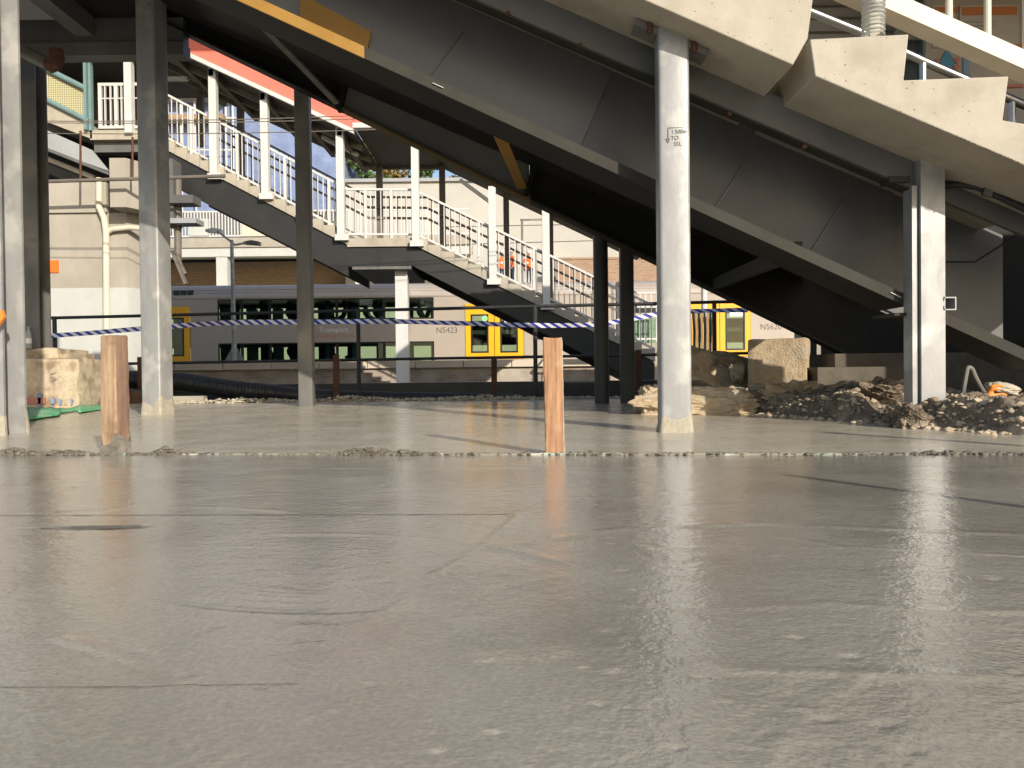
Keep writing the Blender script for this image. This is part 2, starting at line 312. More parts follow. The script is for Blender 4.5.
def tape_mat():
    m = pm('barrier_tape', g(.8), None, rough=.4); n = m.node_tree; b = n.nodes['Principled BSDF']
    uv = n.nodes.new('ShaderNodeUVMap'); sp = n.nodes.new('ShaderNodeSeparateXYZ'); n.links.new(uv.outputs[0], sp.inputs[0])
    ad = n.nodes.new('ShaderNodeMath'); ad.operation = 'MULTIPLY_ADD'; ad.inputs[1].default_value = .75; n.links.new(sp.outputs[1], ad.inputs[0]); n.links.new(sp.outputs[0], ad.inputs[2])
    fr = n.nodes.new('ShaderNodeMath'); fr.operation = 'FRACT'; n.links.new(ad.outputs[0], fr.inputs[0])
    gt = n.nodes.new('ShaderNodeMath'); gt.operation = 'GREATER_THAN'; gt.inputs[1].default_value = .52; n.links.new(fr.outputs[0], gt.inputs[0])
    mx = n.nodes.new('ShaderNodeMix'); mx.data_type = 'RGBA'; mx.inputs[6].default_value = (.86, .86, .86, 1); mx.inputs[7].default_value = (.05, .05, .38, 1)
    n.links.new(gt.outputs[0], mx.inputs[0]); n.links.new(mx.outputs[2], b.inputs['Base Color']); return m
M['tape'] = tape_mat()
def perf_mat():
    m = pm('perforated_yellow', (.52, .48, .29, 1), None, rough=.6); n = m.node_tree; b = n.nodes['Principled BSDF']
    tc = n.nodes.new('ShaderNodeTexCoord'); sp = n.nodes.new('ShaderNodeSeparateXYZ'); n.links.new(tc.outputs['Object'], sp.inputs[0])
    ds = []
    for k in (0, 2):
        a = n.nodes.new('ShaderNodeMath'); a.operation = 'MULTIPLY'; a.inputs[1].default_value = 1/.046; n.links.new(sp.outputs[k], a.inputs[0])
        f = n.nodes.new('ShaderNodeMath'); f.operation = 'FRACT'; n.links.new(a.outputs[0], f.inputs[0])
        s = n.nodes.new('ShaderNodeMath'); s.operation = 'LESS_THAN'; s.inputs[1].default_value = .5; n.links.new(f.outputs[0], s.inputs[0]); ds.append(s)
    mu = n.nodes.new('ShaderNodeMath'); mu.operation = 'MULTIPLY'; n.links.new(ds[0].outputs[0], mu.inputs[0]); n.links.new(ds[1].outputs[0], mu.inputs[1])
    tr = n.nodes.new('ShaderNodeBsdfTransparent'); mx = n.nodes.new('ShaderNodeMixShader'); o = n.nodes['Material Output']
    n.links.new(mu.outputs[0], mx.inputs[0]); n.links.new(b.outputs[0], mx.inputs[1]); n.links.new(tr.outputs[0], mx.inputs[2]); n.links.new(mx.outputs[0], o.inputs[0])
    return m
M['perf'] = perf_mat()

# ================================================================== THE SETTING
struct('ground', MB().add([(-900, -60, -.42), (900, -60, -.42), (900, 1800, -.42), (-900, 1800, -.42)], [(0, 1, 2, 3)]), M['ballast'])

JL, JR = G(-600, 455), G(1500, 454.5)         # the joint between the two pours
jdir = (JR - JL)
def joint_y(x): return JL.y + (x - JL.x) / jdir.x * jdir.y
# --- near slab: a trowelled surface with real ridges
xs = np.concatenate([np.linspace(-4.2, -2.1, 60)[:-1], np.linspace(-2.1, 2.1, 600)[:-1], np.linspace(2.1, 4.2, 60)]); ts = np.concatenate([np.linspace(-1, .1, 40)[:-1], np.geomspace(.1, 1, 520)])
X, T = np.meshgrid(xs, ts)
JY = JL.y + (X - JL.x) / jdir.x * jdir.y
Y = np.where(T < 0, T * 3.0, T * JY) - np.where(T > .999, .012, 0)
Z = .0018*fbm(X, Y, 1.1, 3, 3) + .00035*fbm(X*.9+Y*.35, Y-X*.3, 6, 3, 9)
def ridge(pts, h, wd, fade=True):
    global Z
    best = np.full(X.shape, 9.0)
    for (ax, ay), (bx, by) in zip(pts[:-1], pts[1:]):
        a = G(ax, ay); b = G(bx, by); dx, dy = b.x-a.x, b.y-a.y; l2 = dx*dx+dy*dy
        t = np.clip(((X-a.x)*dx+(Y-a.y)*dy)/l2, 0, 1); best = np.minimum(best, np.hypot(X-a.x-t*dx, Y-a.y-t*dy))
    var = .65 + .5*vnoise(X*9, Y*9, 5)
    Z += h*var*np.exp(-(best/wd)**2)
ridge([(520, 513), (500, 532), (470, 556), (440, 574)], .0030, .011)
ridge([(512, 515), (490, 534), (460, 558)], -.0016, .010)
ridge([(440, 574), (400, 606), (350, 630), (300, 628)], .0014, .014)
ridge([(60, 640), (130, 660), (190, 684)], .0022, .008)
for x0_ in range(-120, 240, 34): ridge([(x0_, 775), (x0_+90, 732), (x0_+170, 700)], random.uniform(.0006, .0014), .004)
ridge([(470, 552), (620, 530), (760, 524), (1100, 538)], .0026, .016)
ridge([(640, 549), (850, 547), (1100, 560)], .0016, .008)
ridge([(560, 600), (680, 611), (830, 604), (960, 613), (1100, 611)], .0009, .010)
ridge([(470, 660), (620, 648), (740, 672), (1100, 680)], .0012, .012)
ridge([(-60, 470), (400, 468), (800, 467), (1100, 468)], .0010, .015)
# sweeps of the float: arcs with a raised edge and faint striations inside
def sweep(cx, cy, rad, a0, a1, h, wd, lines=5):
    global Z
    d = np.hypot(X-cx, Y-cy); an = np.arctan2(Y-cy, X-cx)
    win = 1/(1+np.exp(-(an-a0)*14))/(1+np.exp((an-a1)*14))
    prof = h*np.exp(-((d-rad)/wd)**2) - .5*h*np.exp(-((d-rad+.03)/.03)**2)
    for k in range(lines): prof = prof + .28*h*np.exp(-((d-rad+.02+.022*k+.008*math.sin(k*7.1))/.005)**2)
    Z += prof*win*(.6+.6*vnoise(X*6, Y*6, int(rad*100)))
rnd_ = random.Random(5)
for k in range(34):
    cy = rnd_.uniform(-.4, 2.3); cx = rnd_.uniform(-1.6, 1.6); rad = rnd_.uniform(.35, .8); a = rnd_.uniform(-.2, 2.2)
    sweep(cx, cy, rad, a, a+rnd_.uniform(.5, 1.3), rnd_.uniform(.0005, .0013), rnd_.uniform(.006, .012))
sweep(G(250, 560).x, G(250, 560).y-.42, .62, .5, 1.6, .0018, .010); sweep(G(330, 600).x, G(330, 600).y+.35, .42, -2.2, -1.0, .0018, .010)
# pocks and small lumps
for k in range(60):
    px_, py_ = rnd_.uniform(0, 1024), rnd_.uniform(470, 760); c_ = G(px_, py_); r_ = rnd_.uniform(.003, .008)
    Z += rnd_.choice((-.002, -.002, .0016))*np.exp(-(((X-c_.x)/r_)**2+((Y-c_.y)/r_)**2))
# scraped low patch near the left stake
pc = G(92, 527); Z -= .002*np.exp(-(((X-pc.x)/.15)**2 + ((Y-pc.y)/.018)**2)**2)*(.7+.5*vnoise(X*25, Y*40, 8))
Zg = Z.copy()
def slabz(x, y):
    jy = JL.y + (x - JL.x) / jdir.x * jdir.y; i = min(len(ts)-1, int(np.searchsorted(ts, y/jy))); j = min(len(xs)-1, int(np.searchsorted(xs, x))); return float(Zg[max(i-1, 0):i+2, max(j-1, 0):j+2].max())
xs_n, ts_n = xs, ts
near_slab = struct('concrete_slab', gridmesh('concrete_slab', X, Y, Z), M['slab_near'])
M['shade_paste'] = pm('groove_shade_and_paste', (.13, .12, .10, 1), (.20, .185, .155, 1), 30, .5, .001, 60)
def score(line, wd, seed):
    pts = []; rnd = random.Random(seed)
    for (ax, ay), (bx, by) in zip(line[:-1], line[1:]):
        for k in range(70): pts.append(G(lerp(ax, bx, k/70), lerp(ay, by, k/70)))
    mb = MB(); vs = []
    for i, p in enumerate(pts):
        w_ = wd*(.35+.9*abs(vnoise(np.array([i*.23+seed]), np.array([2.5]))[0])+.25*rnd.random()); z = slabz(p.x, p.y)+.0006
        vs += [(p.x, p.y-w_/2, z), (p.x, p.y+w_/2, z)]
    mb.add(vs, [(2*i, 2*i+2, 2*i+3, 2*i+1) for i in range(len(pts)-1)]); mk('score_line', mb, M['shade_paste'], near_slab)  # flat dark strip standing in for the shadow inside a narrow groove
score([(-80, 515), (250, 514.6), (516, 515)], .006, 3); score([(-80, 689), (150, 688.6), (300, 685)], .0022, 7)
pc = G(92, 527); vs = [(pc.x, pc.y, slabz(pc.x, pc.y)+.001)]; n = 60
for k in range(n):
    a = 2*math.pi*k/n; r_ = .85+.35*vnoise(np.array([k*.5]), np.array([.5]))[0]; x_, y_ = pc.x+.118*math.cos(a)*r_, pc.y+.019*math.sin(a)*r_; vs.append((x_, y_, slabz(x_, y_)+.001))
mk('scraped_patch', MB().add(vs, [(0, 1+k, 1+(k+1) % n) for k in range(n)]), M['shade_paste'], near_slab)
# body under it
mb = MB().box(-4.2, 4.2, -3, 2.3, -.42, -.03); mk('slab_body', mb, M['slab_near'], near_slab)
# --- far slab
xs = np.linspace(-9, 6.2, 330); ts = np.linspace(0, 1, 170)
X, T = np.meshgrid(xs, ts); JY = JL.y + (X - JL.x) / jdir.x * jdir.y + .012
BACK = 8.25
Y = JY + (BACK - JY)*T
Z = -.006 + .0022*fbm(X, Y, .8, 3, 31) + .0005*fbm(X*.7, Y*1.5, 6, 2, 33) + .03*np.clip((Y-6)/3, 0, 1)
far_slab = struct('concrete_pour', gridmesh('concrete_pour', X, Y, Z), M['slab_far'])
mk('slab_body', MB().box(-9, 6.2, 3.4, BACK-.02, -.42, -.03), M['slab_far'], far_slab)

# --- form strip and crumbs of mortar along the joint
mb = MB(); n = 160
for i in range(n):
    x0, x1 = lerp(-3.2, 2.6, i/n), lerp(-3.2, 2.6, (i+1)/n)
    hz = .004 + .003*random.random()
    mb.add([(x0, joint_y(x0)-.004, -.03), (x1, joint_y(x1)-.004, -.03), (x1, joint_y(x1)-.004, hz), (x0, joint_y(x0)-.004, hz), (x0, joint_y(x0)+.012, hz), (x1, joint_y(x1)+.012, hz)], [(0, 1, 2, 3), (3, 2, 5, 4)])
one('form_strip', mb, M['form_strip'], 'pale crusted form edge strip along the joint between the two pours', 'form strip')
def crumbs(name, spots, m, label, seed):
    rnd = random.Random(seed); bm = bmesh.new()
    for (p, r) in spots:
        k = bmesh.ops.create_icosphere(bm, subdivisions=1, radius=r)
        sc = Vector((rnd.uniform(.8, 1.6), rnd.uniform(.7, 1.2), rnd.uniform(.5, .9)))
        for v in k['verts']: v.co = Vector((v.co.x*sc.x, v.co.y*sc.y, v.co.z*sc.z))*rnd.uniform(.75, 1.25) + p
    me = bpy.data.meshes.new(name); bm.to_mesh(me); bm.free()
    o = mk(name, me, m); return tag(o, label, kind='stuff')
sp = []
for i in range(2600):
    px = random.uniform(-60, 1080)
    dens = .32 + (1 if px < 190 else 0) + (.9 if 330 < px < 440 else 0) + (.5 if px > 860 else 0)
    if random.random() > dens: continue
    p = G(px, 453); y = joint_y(p.x) + random.gauss(0.004, .012)
    sp.append((Vector((p.x, y, .003)), random.uniform(.002, .0085)))
for cx, sx, nn, hh in ((25, 26, 160, .026), (172, 16, 130, .028), (372, 34, 240, .026), (70, 34, 110, .014), (405, 22, 90, .016), (590, 20, 60, .012), (940, 50, 90, .012)):
    for i in range(nn):
        dx = random.gauss(0, .5); p = G(cx + sx*dx*1.2, 453)
        sp.append((Vector((p.x, joint_y(p.x)+random.gauss(.008, .013), hh*random.random()*max(0, 1-abs(dx)))), random.uniform(.004, .012)))
M['crumb'] = pm('mortar_crumb', (.085, .075, .06, 1), (.21, .19, .15, 1), 30, .9, .002, 80)
M['crumb_light'] = pm('dry_mortar_crumb', (.40, .35, .26, 1), (.52, .46, .35, 1), 30, .9, .002, 80)
crumbs('mortar_crumbs', sp, M['crumb'], 'dark mortar crumbs scattered along the joint', 4)
sp = []
for i in range(1300):
    px = random.uniform(172, 640); k = .3+.7*max(0, 1-abs(px-350)/45)+.4*max(0, 1-abs(px-240)/60)+.45*max(0, 1-abs(px-480)/60)
    p = P(px, 402, BACK-.03); sp.append((Vector((p.x, BACK-.04+random.gauss(0, .05), .02+.06*k*random.random()**2)), random.uniform(.008, .024)))
crumbs('mortar_edge', sp, M['crumb_light'], 'crumbly pale mortar spilled along the back edge of the pour', 5)

# --- dirt bank at the right
xs = np.concatenate([np.linspace(.9, 3.6, 330)[:-1], np.linspace(3.6, 8.5, 80)]); ys = np.concatenate([np.linspace(2.4, 6.4, 400)[:-1], np.linspace(6.4, 9.5, 50)]); X, Y = np.meshgrid(xs, ys)
e0, e1 = G(742, 413), G(1040, 436)
edge_y = np.where(X < e0.x, 5.45+0*X, e0.y + (X-e0.x)/(e1.x-e0.x)*(e1.y-e0.y))
dd = np.clip((Y-edge_y)/.5, -1, 1); lf = np.clip((X-(1.15+(Y-5.5)*.2))/.25, 0, 1)
Z = -.12 + .20*np.clip(dd+.35, 0, 1)*lf + (.05*fbm(X, Y, 2.6, 5, 44) + .03*fbm(X, Y, 9, 5, 46))*np.clip(dd+.3, 0, 1)*lf
Z += .10*np.exp(-((X-P(885, 385, 4.7).x)/.28)**2-((Y-4.75)/.3)**2)
Bx, By, Bz = xs, ys, Z
def bankz(x, y): return float(Bz[min(len(By)-1, int(np.searchsorted(By, y))), min(len(Bx)-1, int(np.searchsorted(Bx, x)))])
bank = tag(mk('dirt', gridmesh('dirt', X, Y, Z), M['dirt']), 'dark clumped dirt bank beside the concrete pour', kind='stuff')

# --- platform
PZ = P(300, 362, 24).z
pf = struct('platform', MB().box(-40, 40, 24.25, 28.6, -.42, PZ-.01), M['coping'])
mb = MB(); x = -40
while x < 40:
    mb.box(x+.012, x+1.488, 24.0, 24.6, PZ-.22, PZ); x += 1.5
# coping stones one by one
x = -27.0; me = MB().box(.012, 1.488, 0, .6, -.22, 0).mesh('coping_stone'); me.materials.append(M['coping'])
while x < 27:
    o = mk('coping_stone', me, None, pf, (x, 24.0 + random.uniform(-.012, .012), PZ + random.uniform(-.004, .004))); x += 1.5
mk('brick_face', MB().box(-40, 40, 24.14, 24.24, -.30, PZ-.28), M['brick_dirty'], pf)
mk('ledge', MB().box(-40, 40, 23.75, 24.12, -.42, -.17), M['ballast'], pf)
rl = thing('track_rail', 'dark steel rail of the near track below the platform', 'rail', (0, 21.6, -.42))
mb = MB().bar((-40, 21.6, -.30), (40, 21.6, -.30), .07, .10); mk('rail_head', mb, M['rust'], rl)
mk('rail_foot', MB().bar((-40, 21.6, -.385), (40, 21.6, -.385), .15, .07), M['rust'], rl)
# --- embankment behind the train, carrying the street level
EZ = 4.72
emb = struct('embankment', MB().box(-60, 60, 38, 140, -.42, EZ), M['retaining'])
# --- low pale building behind the stair
hw = thing('rendered_building', 'long pale rendered building wall behind the station stair', 'building', (5, 42, EZ))
a, b = P(250, 184, 42), P(760, 184, 42)
mk('wall', MB().box(-9, 30, 42, 50, EZ, a.z), M['plaster'], hw)
mk('roof', MB().box(-9.2, 30.2, 41.8, 50.2, a.z, a.z+.18), M['panel_grey'], hw)
bw = thing('brick_wall', 'brown brick boundary wall above the platform behind the train', 'wall', (8, 40, EZ))
mk('wall', MB().box(P(556, 260, 40).x, P(900, 260, 40).x, 40, 40.35, EZ, P(620, 259, 40).z), M['brick'], bw)
mk('capping', MB().box(P(556, 260, 40).x, P(900, 260, 40).x, 39.95, 40.4, P(620, 259, 40).z, P(620, 257, 40).z), M['brick'], bw)

# ================================================================== STEEL COLUMNS
def collar(sec, base, h, rz, seed, grow=1.05, n2=4):
    rnd = random.Random(seed); mb = MB(); c, s = math.cos(rz), math.sin(rz); b = Vector(base)
    pts = []
    for i in range(len(sec)):
        x0, y0 = sec[i]; x1, y1 = sec[(i+1) % len(sec)]; k = max(1, int(math.hypot(x1-x0, y1-y0)/.006))
        pts += [(lerp(x0, x1, j/k), lerp(y0, y1, j/k)) for j in range(k)]
    n = len(pts); off = rnd.random()*9
    ii = np.arange(n)+off*7; tops = h*(.75+.40*vnoise(ii/13, np.zeros(n), seed)+.14*vnoise(ii/5, np.zeros(n)+3.3, seed)+.07*vnoise(ii/2, np.zeros(n)+7.3, seed))
    vs = []
    for lv, gr in ((0, grow+.06), (.55, grow+.01), (1, 1.004)):
        for i, (x, y) in enumerate(pts):
            j = gr + (rnd.uniform(-.008, .012) if lv < 1 else 0)
            X, Y = x*j, y*j; vs.append(b + Vector((X*c-Y*s, X*s+Y*c, tops[i]*lv)))
    return mb.add(vs, [(l*n+i, l*n+(i+1) % n, (l+1)*n+(i+1) % n, (l+1)*n+i) for l in (0, 1) for i in range(n)])
def column(label, px, py, D, sec, ztop, m, rz=0, mud=0.0, seed=1, zb=-.1, lean=0.0, base=None):
    p = base or P(px, py, D); p = Vector((p.x, p.y, zb))
    t = thing('steel_column', label, 'column', p, 'steel columns under the stair')
    mb = MB().section(sec, p, ztop-zb, rz)
    mk('shaft', mb, m, t)
    if mud: mk('mud_splash', collar(sec, (p.x, p.y, -.008), mud, rz, seed), M['galv_mud'], t)
    return t, p
# thick lit column cut by the left edge
A, pA = column('pale galvanised channel column cut off by the left edge of the picture', -4, 430, 4.12, hsec(.215, .19, .016, .012), 3.3, M['galv'], 0, .22, 3)
mk('web_plate', MB().box(pA.x-.03, pA.x+.004, pA.y-.112, pA.y-.0952, -.05, 3.2), M['galv'], A)
# dark column on the footing block
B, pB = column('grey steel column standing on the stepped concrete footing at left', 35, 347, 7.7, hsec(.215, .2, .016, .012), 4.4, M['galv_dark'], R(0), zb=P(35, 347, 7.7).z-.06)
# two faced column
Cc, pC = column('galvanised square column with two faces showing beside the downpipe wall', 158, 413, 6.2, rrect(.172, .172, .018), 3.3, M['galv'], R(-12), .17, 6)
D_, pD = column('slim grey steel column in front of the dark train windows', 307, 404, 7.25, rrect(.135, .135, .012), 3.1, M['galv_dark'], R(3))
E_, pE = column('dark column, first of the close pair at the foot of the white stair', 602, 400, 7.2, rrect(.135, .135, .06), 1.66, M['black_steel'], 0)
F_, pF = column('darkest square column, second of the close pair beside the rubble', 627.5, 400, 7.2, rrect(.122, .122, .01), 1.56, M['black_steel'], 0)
G_, pG = column('bright galvanised column with written height mark under the concrete stair', 674.5, 428, 3.86, rrect(.152, .152, .018), 1.98, M['galv'], R(-4), .085, 9)
z = P(668, 129, 3.78).z
for k, (s, dz, sx) in enumerate((('1.500m', 0, .85), ('TO', -.031, .9), ('SSL', -.060, .9))):
    text('lettering', s, M['marker'], G_, (pG.x+(-.02, -.022, -.008)[k], pG.y-.0775, z+dz-.022), .030, (R(90), 0, R(-4)), sx)
mb = MB().box(pG.x-.035, pG.x+.045, pG.y-.0788, pG.y-.0768, z+.006, z+.0085)
mb.box(pG.x-.036, pG.x-.0335, pG.y-.0788, pG.y-.0768, z-.055, z+.006)
mb.prism([(pG.x-.046, pG.y-.0788, z-.045), (pG.x-.024, pG.y-.0788, z-.045), (pG.x-.035, pG.y-.0788, z-.068)], (0, .002, 0)); mk('arrow_mark', mb, M['marker'], G_)
text('lettering', '9', M['marker'], Cc, (P(147, 6, 6.09).x, 6.105, P(147, 6, 6.09).z), .045, (R(90), 0, R(-12)))
text('lettering', '8.8', M['marker'], B, (P(29, 242, 7.59).x, 7.595, P(30, 242, 7.59).z), .055)
# right hand column pair
pH = P(928.5, 410, 4.02); H = thing('steel_column', 'galvanised channel column rising from the dirt beside the orange glove', 'column', (pH.x, pH.y, -.1), 'steel columns under the stair')
ztop = P(925, 163, 4.0).z + .02
mb = MB().section([(-.062, -.05), (.062, -.05), (.062, .05), (.05, .05), (.05, -.038), (-.05, -.038), (-.05, .05), (-.062, .05)], (pH.x, pH.y, -.1), ztop+.1); mk('shaft', mb, M['galv'], H)
mb = MB().section([(-.0975, -.03), (-.070, -.03), (-.070, .06), (-.0975, .06)], (pH.x, pH.y, -.1), P(910, 186, 4.0).z+.1); mk('side_channel', mb, M['galv'], H)
mb = MB().section([(-.070, .0), (-.062, .0), (-.062, .03), (-.070, .03)], (pH.x, pH.y, -.1), 1.2); mk('joint_plate', mb, M['black_steel'], H)
mk('mud_splash', collar([(-.062, -.05), (.062, -.05), (.062, .05), (-.062, .05)], (pH.x, pH.y, .02), .10, 0, 12), pm('red_mud', (.36, .20, .13, 1), (.46, .33, .24, 1), 25, .85, .003, 60), H)
# stub of strut channel on it
q = P(946.5, 304, 4.0); mb = MB()
for x0, x1, z0, z1 in ((-.034, .034, .028, .034), (-.034, .034, -.034, -.028), (.028, .034, -.028, .028), (-.034, -.028, -.028, -.012), (-.034, -.028, .012, .028)):
    mb.box(q.x+x0, q.x+x1, q.y-.03, q.y+.35, q.z+z0, q.z+z1)
mk('strut_channel', mb, M['galv'], H)

# ================================================================== MAIN STAIR: FRONT GIRDER
fg = thing('stair_girder', 'deep charcoal steel stringer girder sloping across the picture under the concrete stair', 'girder', (0, 4.2, 1.6))
a0, a1 = P(600, 19, 4.03), P(850, 127, 4.03); ts_ = (a1.z-a0.z)/(a1.x-a0.x)
def topz(x): return a0.z + (x-a0.x)*ts_
b0, b1 = P(400, 64, 4.1), P(907, 296, 4.1); bs_ = (b1.z-b0.z)/(b1.x-b0.x)
def botz(x): return b0.z + (x-b0.x)*bs_
XL, XH, XR = -3.2, pH.x, 2.88
def slopebox(mb, x0, x1, f0, f1, y0, y1):
    return mb.prism([(x0, y0, f0(x0)), (x1, y0, f0(x1)), (x1, y0, f1(x1)), (x0, y0, f1(x0))], (0, y1-y0, 0))
# web in two plates with a welded seam, the left one slightly proud
s0, s1 = P(615, 66, 4.495), P(572, 160, 4.495)
mb = MB().prism([(XL, 4.495, botz(XL)), (s1.x, 4.495, botz(s1.x)), (s0.x, 4.495, topz(s0.x)), (XL, 4.495, topz(XL))], (0, .012, 0)); mk('web_plate', mb, M['charcoal2'], fg)
mb = MB().prism([(s1.x+.002, 4.500, botz(s1.x)), (XH+.06, 4.500, botz(XH+.06)), (XH+.06, 4.500, topz(XH+.06)), (s0.x+.002, 4.500, topz(s0.x))], (0, .012, 0)); mk('web_plate', mb, M['charcoal'], fg)
mb = MB().prism([(XH-.05, 4.515, botz(XH-.05)-.02), (XR, 4.515, botz(XR)-.02), (XR, 4.515, topz(XR)), (XH-.05, 4.515, topz(XH-.05))], (0, .012, 0)); mk('web_plate', mb, M['charcoal'], fg)
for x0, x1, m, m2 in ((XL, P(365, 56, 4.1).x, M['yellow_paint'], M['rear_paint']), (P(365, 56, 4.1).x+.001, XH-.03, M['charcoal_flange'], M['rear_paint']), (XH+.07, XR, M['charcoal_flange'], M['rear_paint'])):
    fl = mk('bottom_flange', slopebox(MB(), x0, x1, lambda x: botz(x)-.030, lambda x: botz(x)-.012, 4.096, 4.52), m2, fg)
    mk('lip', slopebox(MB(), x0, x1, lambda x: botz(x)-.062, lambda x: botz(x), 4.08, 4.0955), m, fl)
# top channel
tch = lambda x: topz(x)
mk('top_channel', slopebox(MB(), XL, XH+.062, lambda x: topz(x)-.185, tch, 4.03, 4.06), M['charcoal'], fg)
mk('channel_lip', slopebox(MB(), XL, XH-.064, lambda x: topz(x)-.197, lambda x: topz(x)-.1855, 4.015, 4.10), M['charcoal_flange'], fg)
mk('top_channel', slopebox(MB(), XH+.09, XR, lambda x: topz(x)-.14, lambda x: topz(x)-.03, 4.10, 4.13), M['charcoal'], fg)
for px, py in ((455, 60), (742, 190), (838, 235)):
    v = P(px, py, 4.49); mk('weld_seam', MB().bar((v.x+.05, 4.488, topz(v.x)-.2), (v.x-.22, 4.488, botz(v.x-.22)+.01), .006, .006), M['charcoal2'], fg)
# yellow stiffener plate at the bottom of the web
q = [P(300, -6, 4.48), P(371, 32, 4.48), P(367, 54, 4.48), P(300, 22, 4.48)]
mk('yellow_plate', MB().prism([(v.x, 4.47, v.z) for v in q], (0, .022, 0)), M['yellow_paint'], fg)
for px, py in ((508, 13), (580, 45), (730, 113), (805, 146)):
    v = P(px, py, 4.02); mk('bolt', MB().tube([v, v+Vector((0, .03, 0))], .014, 6), M['rust'], fg)
for px, py in ((438, 82), (896, 291)):
    v = P(px, py, 4.07); mk('white_dab', MB().bar((v.x-.028, 4.0785, botz(v.x-.028)-.03), (v.x+.028, 4.0785, botz(v.x+.028)-.03), .003, .016, (0, 1, 0)), M['white'], fg)  # small white bars lying on the flange lip
mk('end_plate', slopebox(MB(), XH-.16, XH-.1, lambda x: botz(XH)-.075, lambda x: botz(XH)-.06, 4.05, 4.3), M['charcoal_flange'], fg)
mk('end_plate', slopebox(MB(), XH-.21, XH-.099, lambda x: P(895, 178, 4.0).z-.02, lambda x: P(895, 178, 4.0).z+.01, 4.0, 4.1), M['charcoal_flange'], fg)

# ================================================================== REAR GIRDER
rg = thing('stair_girder', 'almost black rear stringer girder behind the deep charcoal one, in full shade', 'girder', (0, 7, 1.9))
c0, c1 = P(185, 30, 7.0), P(850, 354, 7.0); cs_ = (c1.z-c0.z)/(c1.x-c0.x)
def rbot(x): return c0.z + (x-c0.x)*cs_
def rtop(x): return rbot(x) + .74
KX = P(158, 30, 7).x
k1, k2 = P(340, 90, 7).x, P(530, 172, 7).x
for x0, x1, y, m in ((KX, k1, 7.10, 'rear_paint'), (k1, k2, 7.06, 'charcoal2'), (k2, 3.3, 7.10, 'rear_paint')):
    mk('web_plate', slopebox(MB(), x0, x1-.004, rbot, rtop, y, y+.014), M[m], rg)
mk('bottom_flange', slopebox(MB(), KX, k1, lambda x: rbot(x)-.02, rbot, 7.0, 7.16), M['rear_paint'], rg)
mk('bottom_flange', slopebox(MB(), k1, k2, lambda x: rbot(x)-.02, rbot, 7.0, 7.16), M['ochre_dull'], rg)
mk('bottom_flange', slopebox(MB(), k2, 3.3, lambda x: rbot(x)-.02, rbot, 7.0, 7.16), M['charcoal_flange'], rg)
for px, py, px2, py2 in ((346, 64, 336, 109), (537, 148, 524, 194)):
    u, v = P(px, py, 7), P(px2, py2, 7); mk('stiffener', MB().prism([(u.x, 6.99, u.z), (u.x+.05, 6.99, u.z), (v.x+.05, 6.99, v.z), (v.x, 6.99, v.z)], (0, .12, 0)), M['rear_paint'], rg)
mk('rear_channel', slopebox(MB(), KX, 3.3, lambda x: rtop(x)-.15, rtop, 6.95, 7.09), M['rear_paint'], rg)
mk('brace', MB().bar(P(224, -14, 5.9), P(337, 103, 6.96), .06, .02), M['galv_dark'], fg)
mk('brace', MB().bar(P(488, 108, 4.75), P(522, 188, 6.97), .085, .012), M['yellow_paint'], fg)
mk('brace', MB().bar(P(798, 250, 4.5), P(716, 284, 6.98), .05, .10), M['charcoal_flange'], fg)
# dark sheet added so the underside between the girders reads as deep shade
mk('shade_sheet', slopebox(MB(), -3.2, 2.55, lambda x: topz(x)-.10, lambda x: topz(x)-.03, 4.53, 6.94), M['rear_paint'], rg)

# ================================================================== CONCRETE STAIR
DF = 3.62
st = thing('concrete_stair', 'pale precast concrete stair with sawtooth steps carried on the girders at upper right', 'stair', (1.5, DF, 1.7))
u0, u1 = P(672, 12, DF), P(793, 65, DF); ss_ = (u1.z-u0.z)/(u1.x-u0.x)
def sof(x): return u0.z + (x-u0.x)*ss_
ss_ = (u1.z-u0.z)/(u1.x-u0.x)
tread = P(1009, 76, DF).x - P(904, 80, DF).x; rise = tread*abs(ss_)
# upper flight
e = P(793, 65, DF); f1 = P(808, 38, DF); f2 = P(813, 0, DF)
pts = [(-3.2, DF, sof(-3.2)), (e.x, DF, e.z), (f1.x, DF, f1.z), (f2.x, DF, f2.z)]
x, z = f2.x, f2.z+.24
pts.append((x, DF, z))
while x > -3.0:
    pts.append((x-tread+.02, DF, z+.005)); x -= tread; z += rise; pts.append((x, DF, z))
pts.append((-3.2, DF, z))
bevel(mk('upper_flight', MB().prism(pts, (0, 3.3, 0)), M['conc'], st))
# lower flight
L = lambda px, py: (P(px, py, DF).x, DF, P(px, py, DF).z)
pts = [L(815, 76)]
lowx = 2.74
s2a, s2b = P(815, 76, DF), P(1024, 165, DF); s2 = (s2b.z-s2a.z)/(s2b.x-s2a.x)
pts += [(lowx, DF, s2a.z+(lowx-s2a.x)*s2), (lowx, DF, s2a.z+(lowx-s2a.x)*s2+.28)]
top = [L(810, 39), L(909, 34), L(904, 80), L(1009, 76), L(1003, 120), L(1112, 116), L(1106, 160), L(1200, 158)]
top = [t for t in top if t[0] < lowx-.05]
bevel(mk('lower_flight', MB().prism(pts[:2]+[pts[2]]+top[::-1], (0, 3.3, 0)), M['conc'], st))
mk('shade_stub', MB().prism([(lowx+.002, DF, s2a.z+(lowx-s2a.x)*s2), (3.28, DF, s2a.z+(3.28-s2a.x)*s2), (3.28, DF, s2a.z+(3.28-s2a.x)*s2+.34), (lowx+.002, DF, s2a.z+(lowx-s2a.x)*s2+.36)], (0, .42, 0)), M['conc'], st)  # unseen stub added past the flight to shade the right web
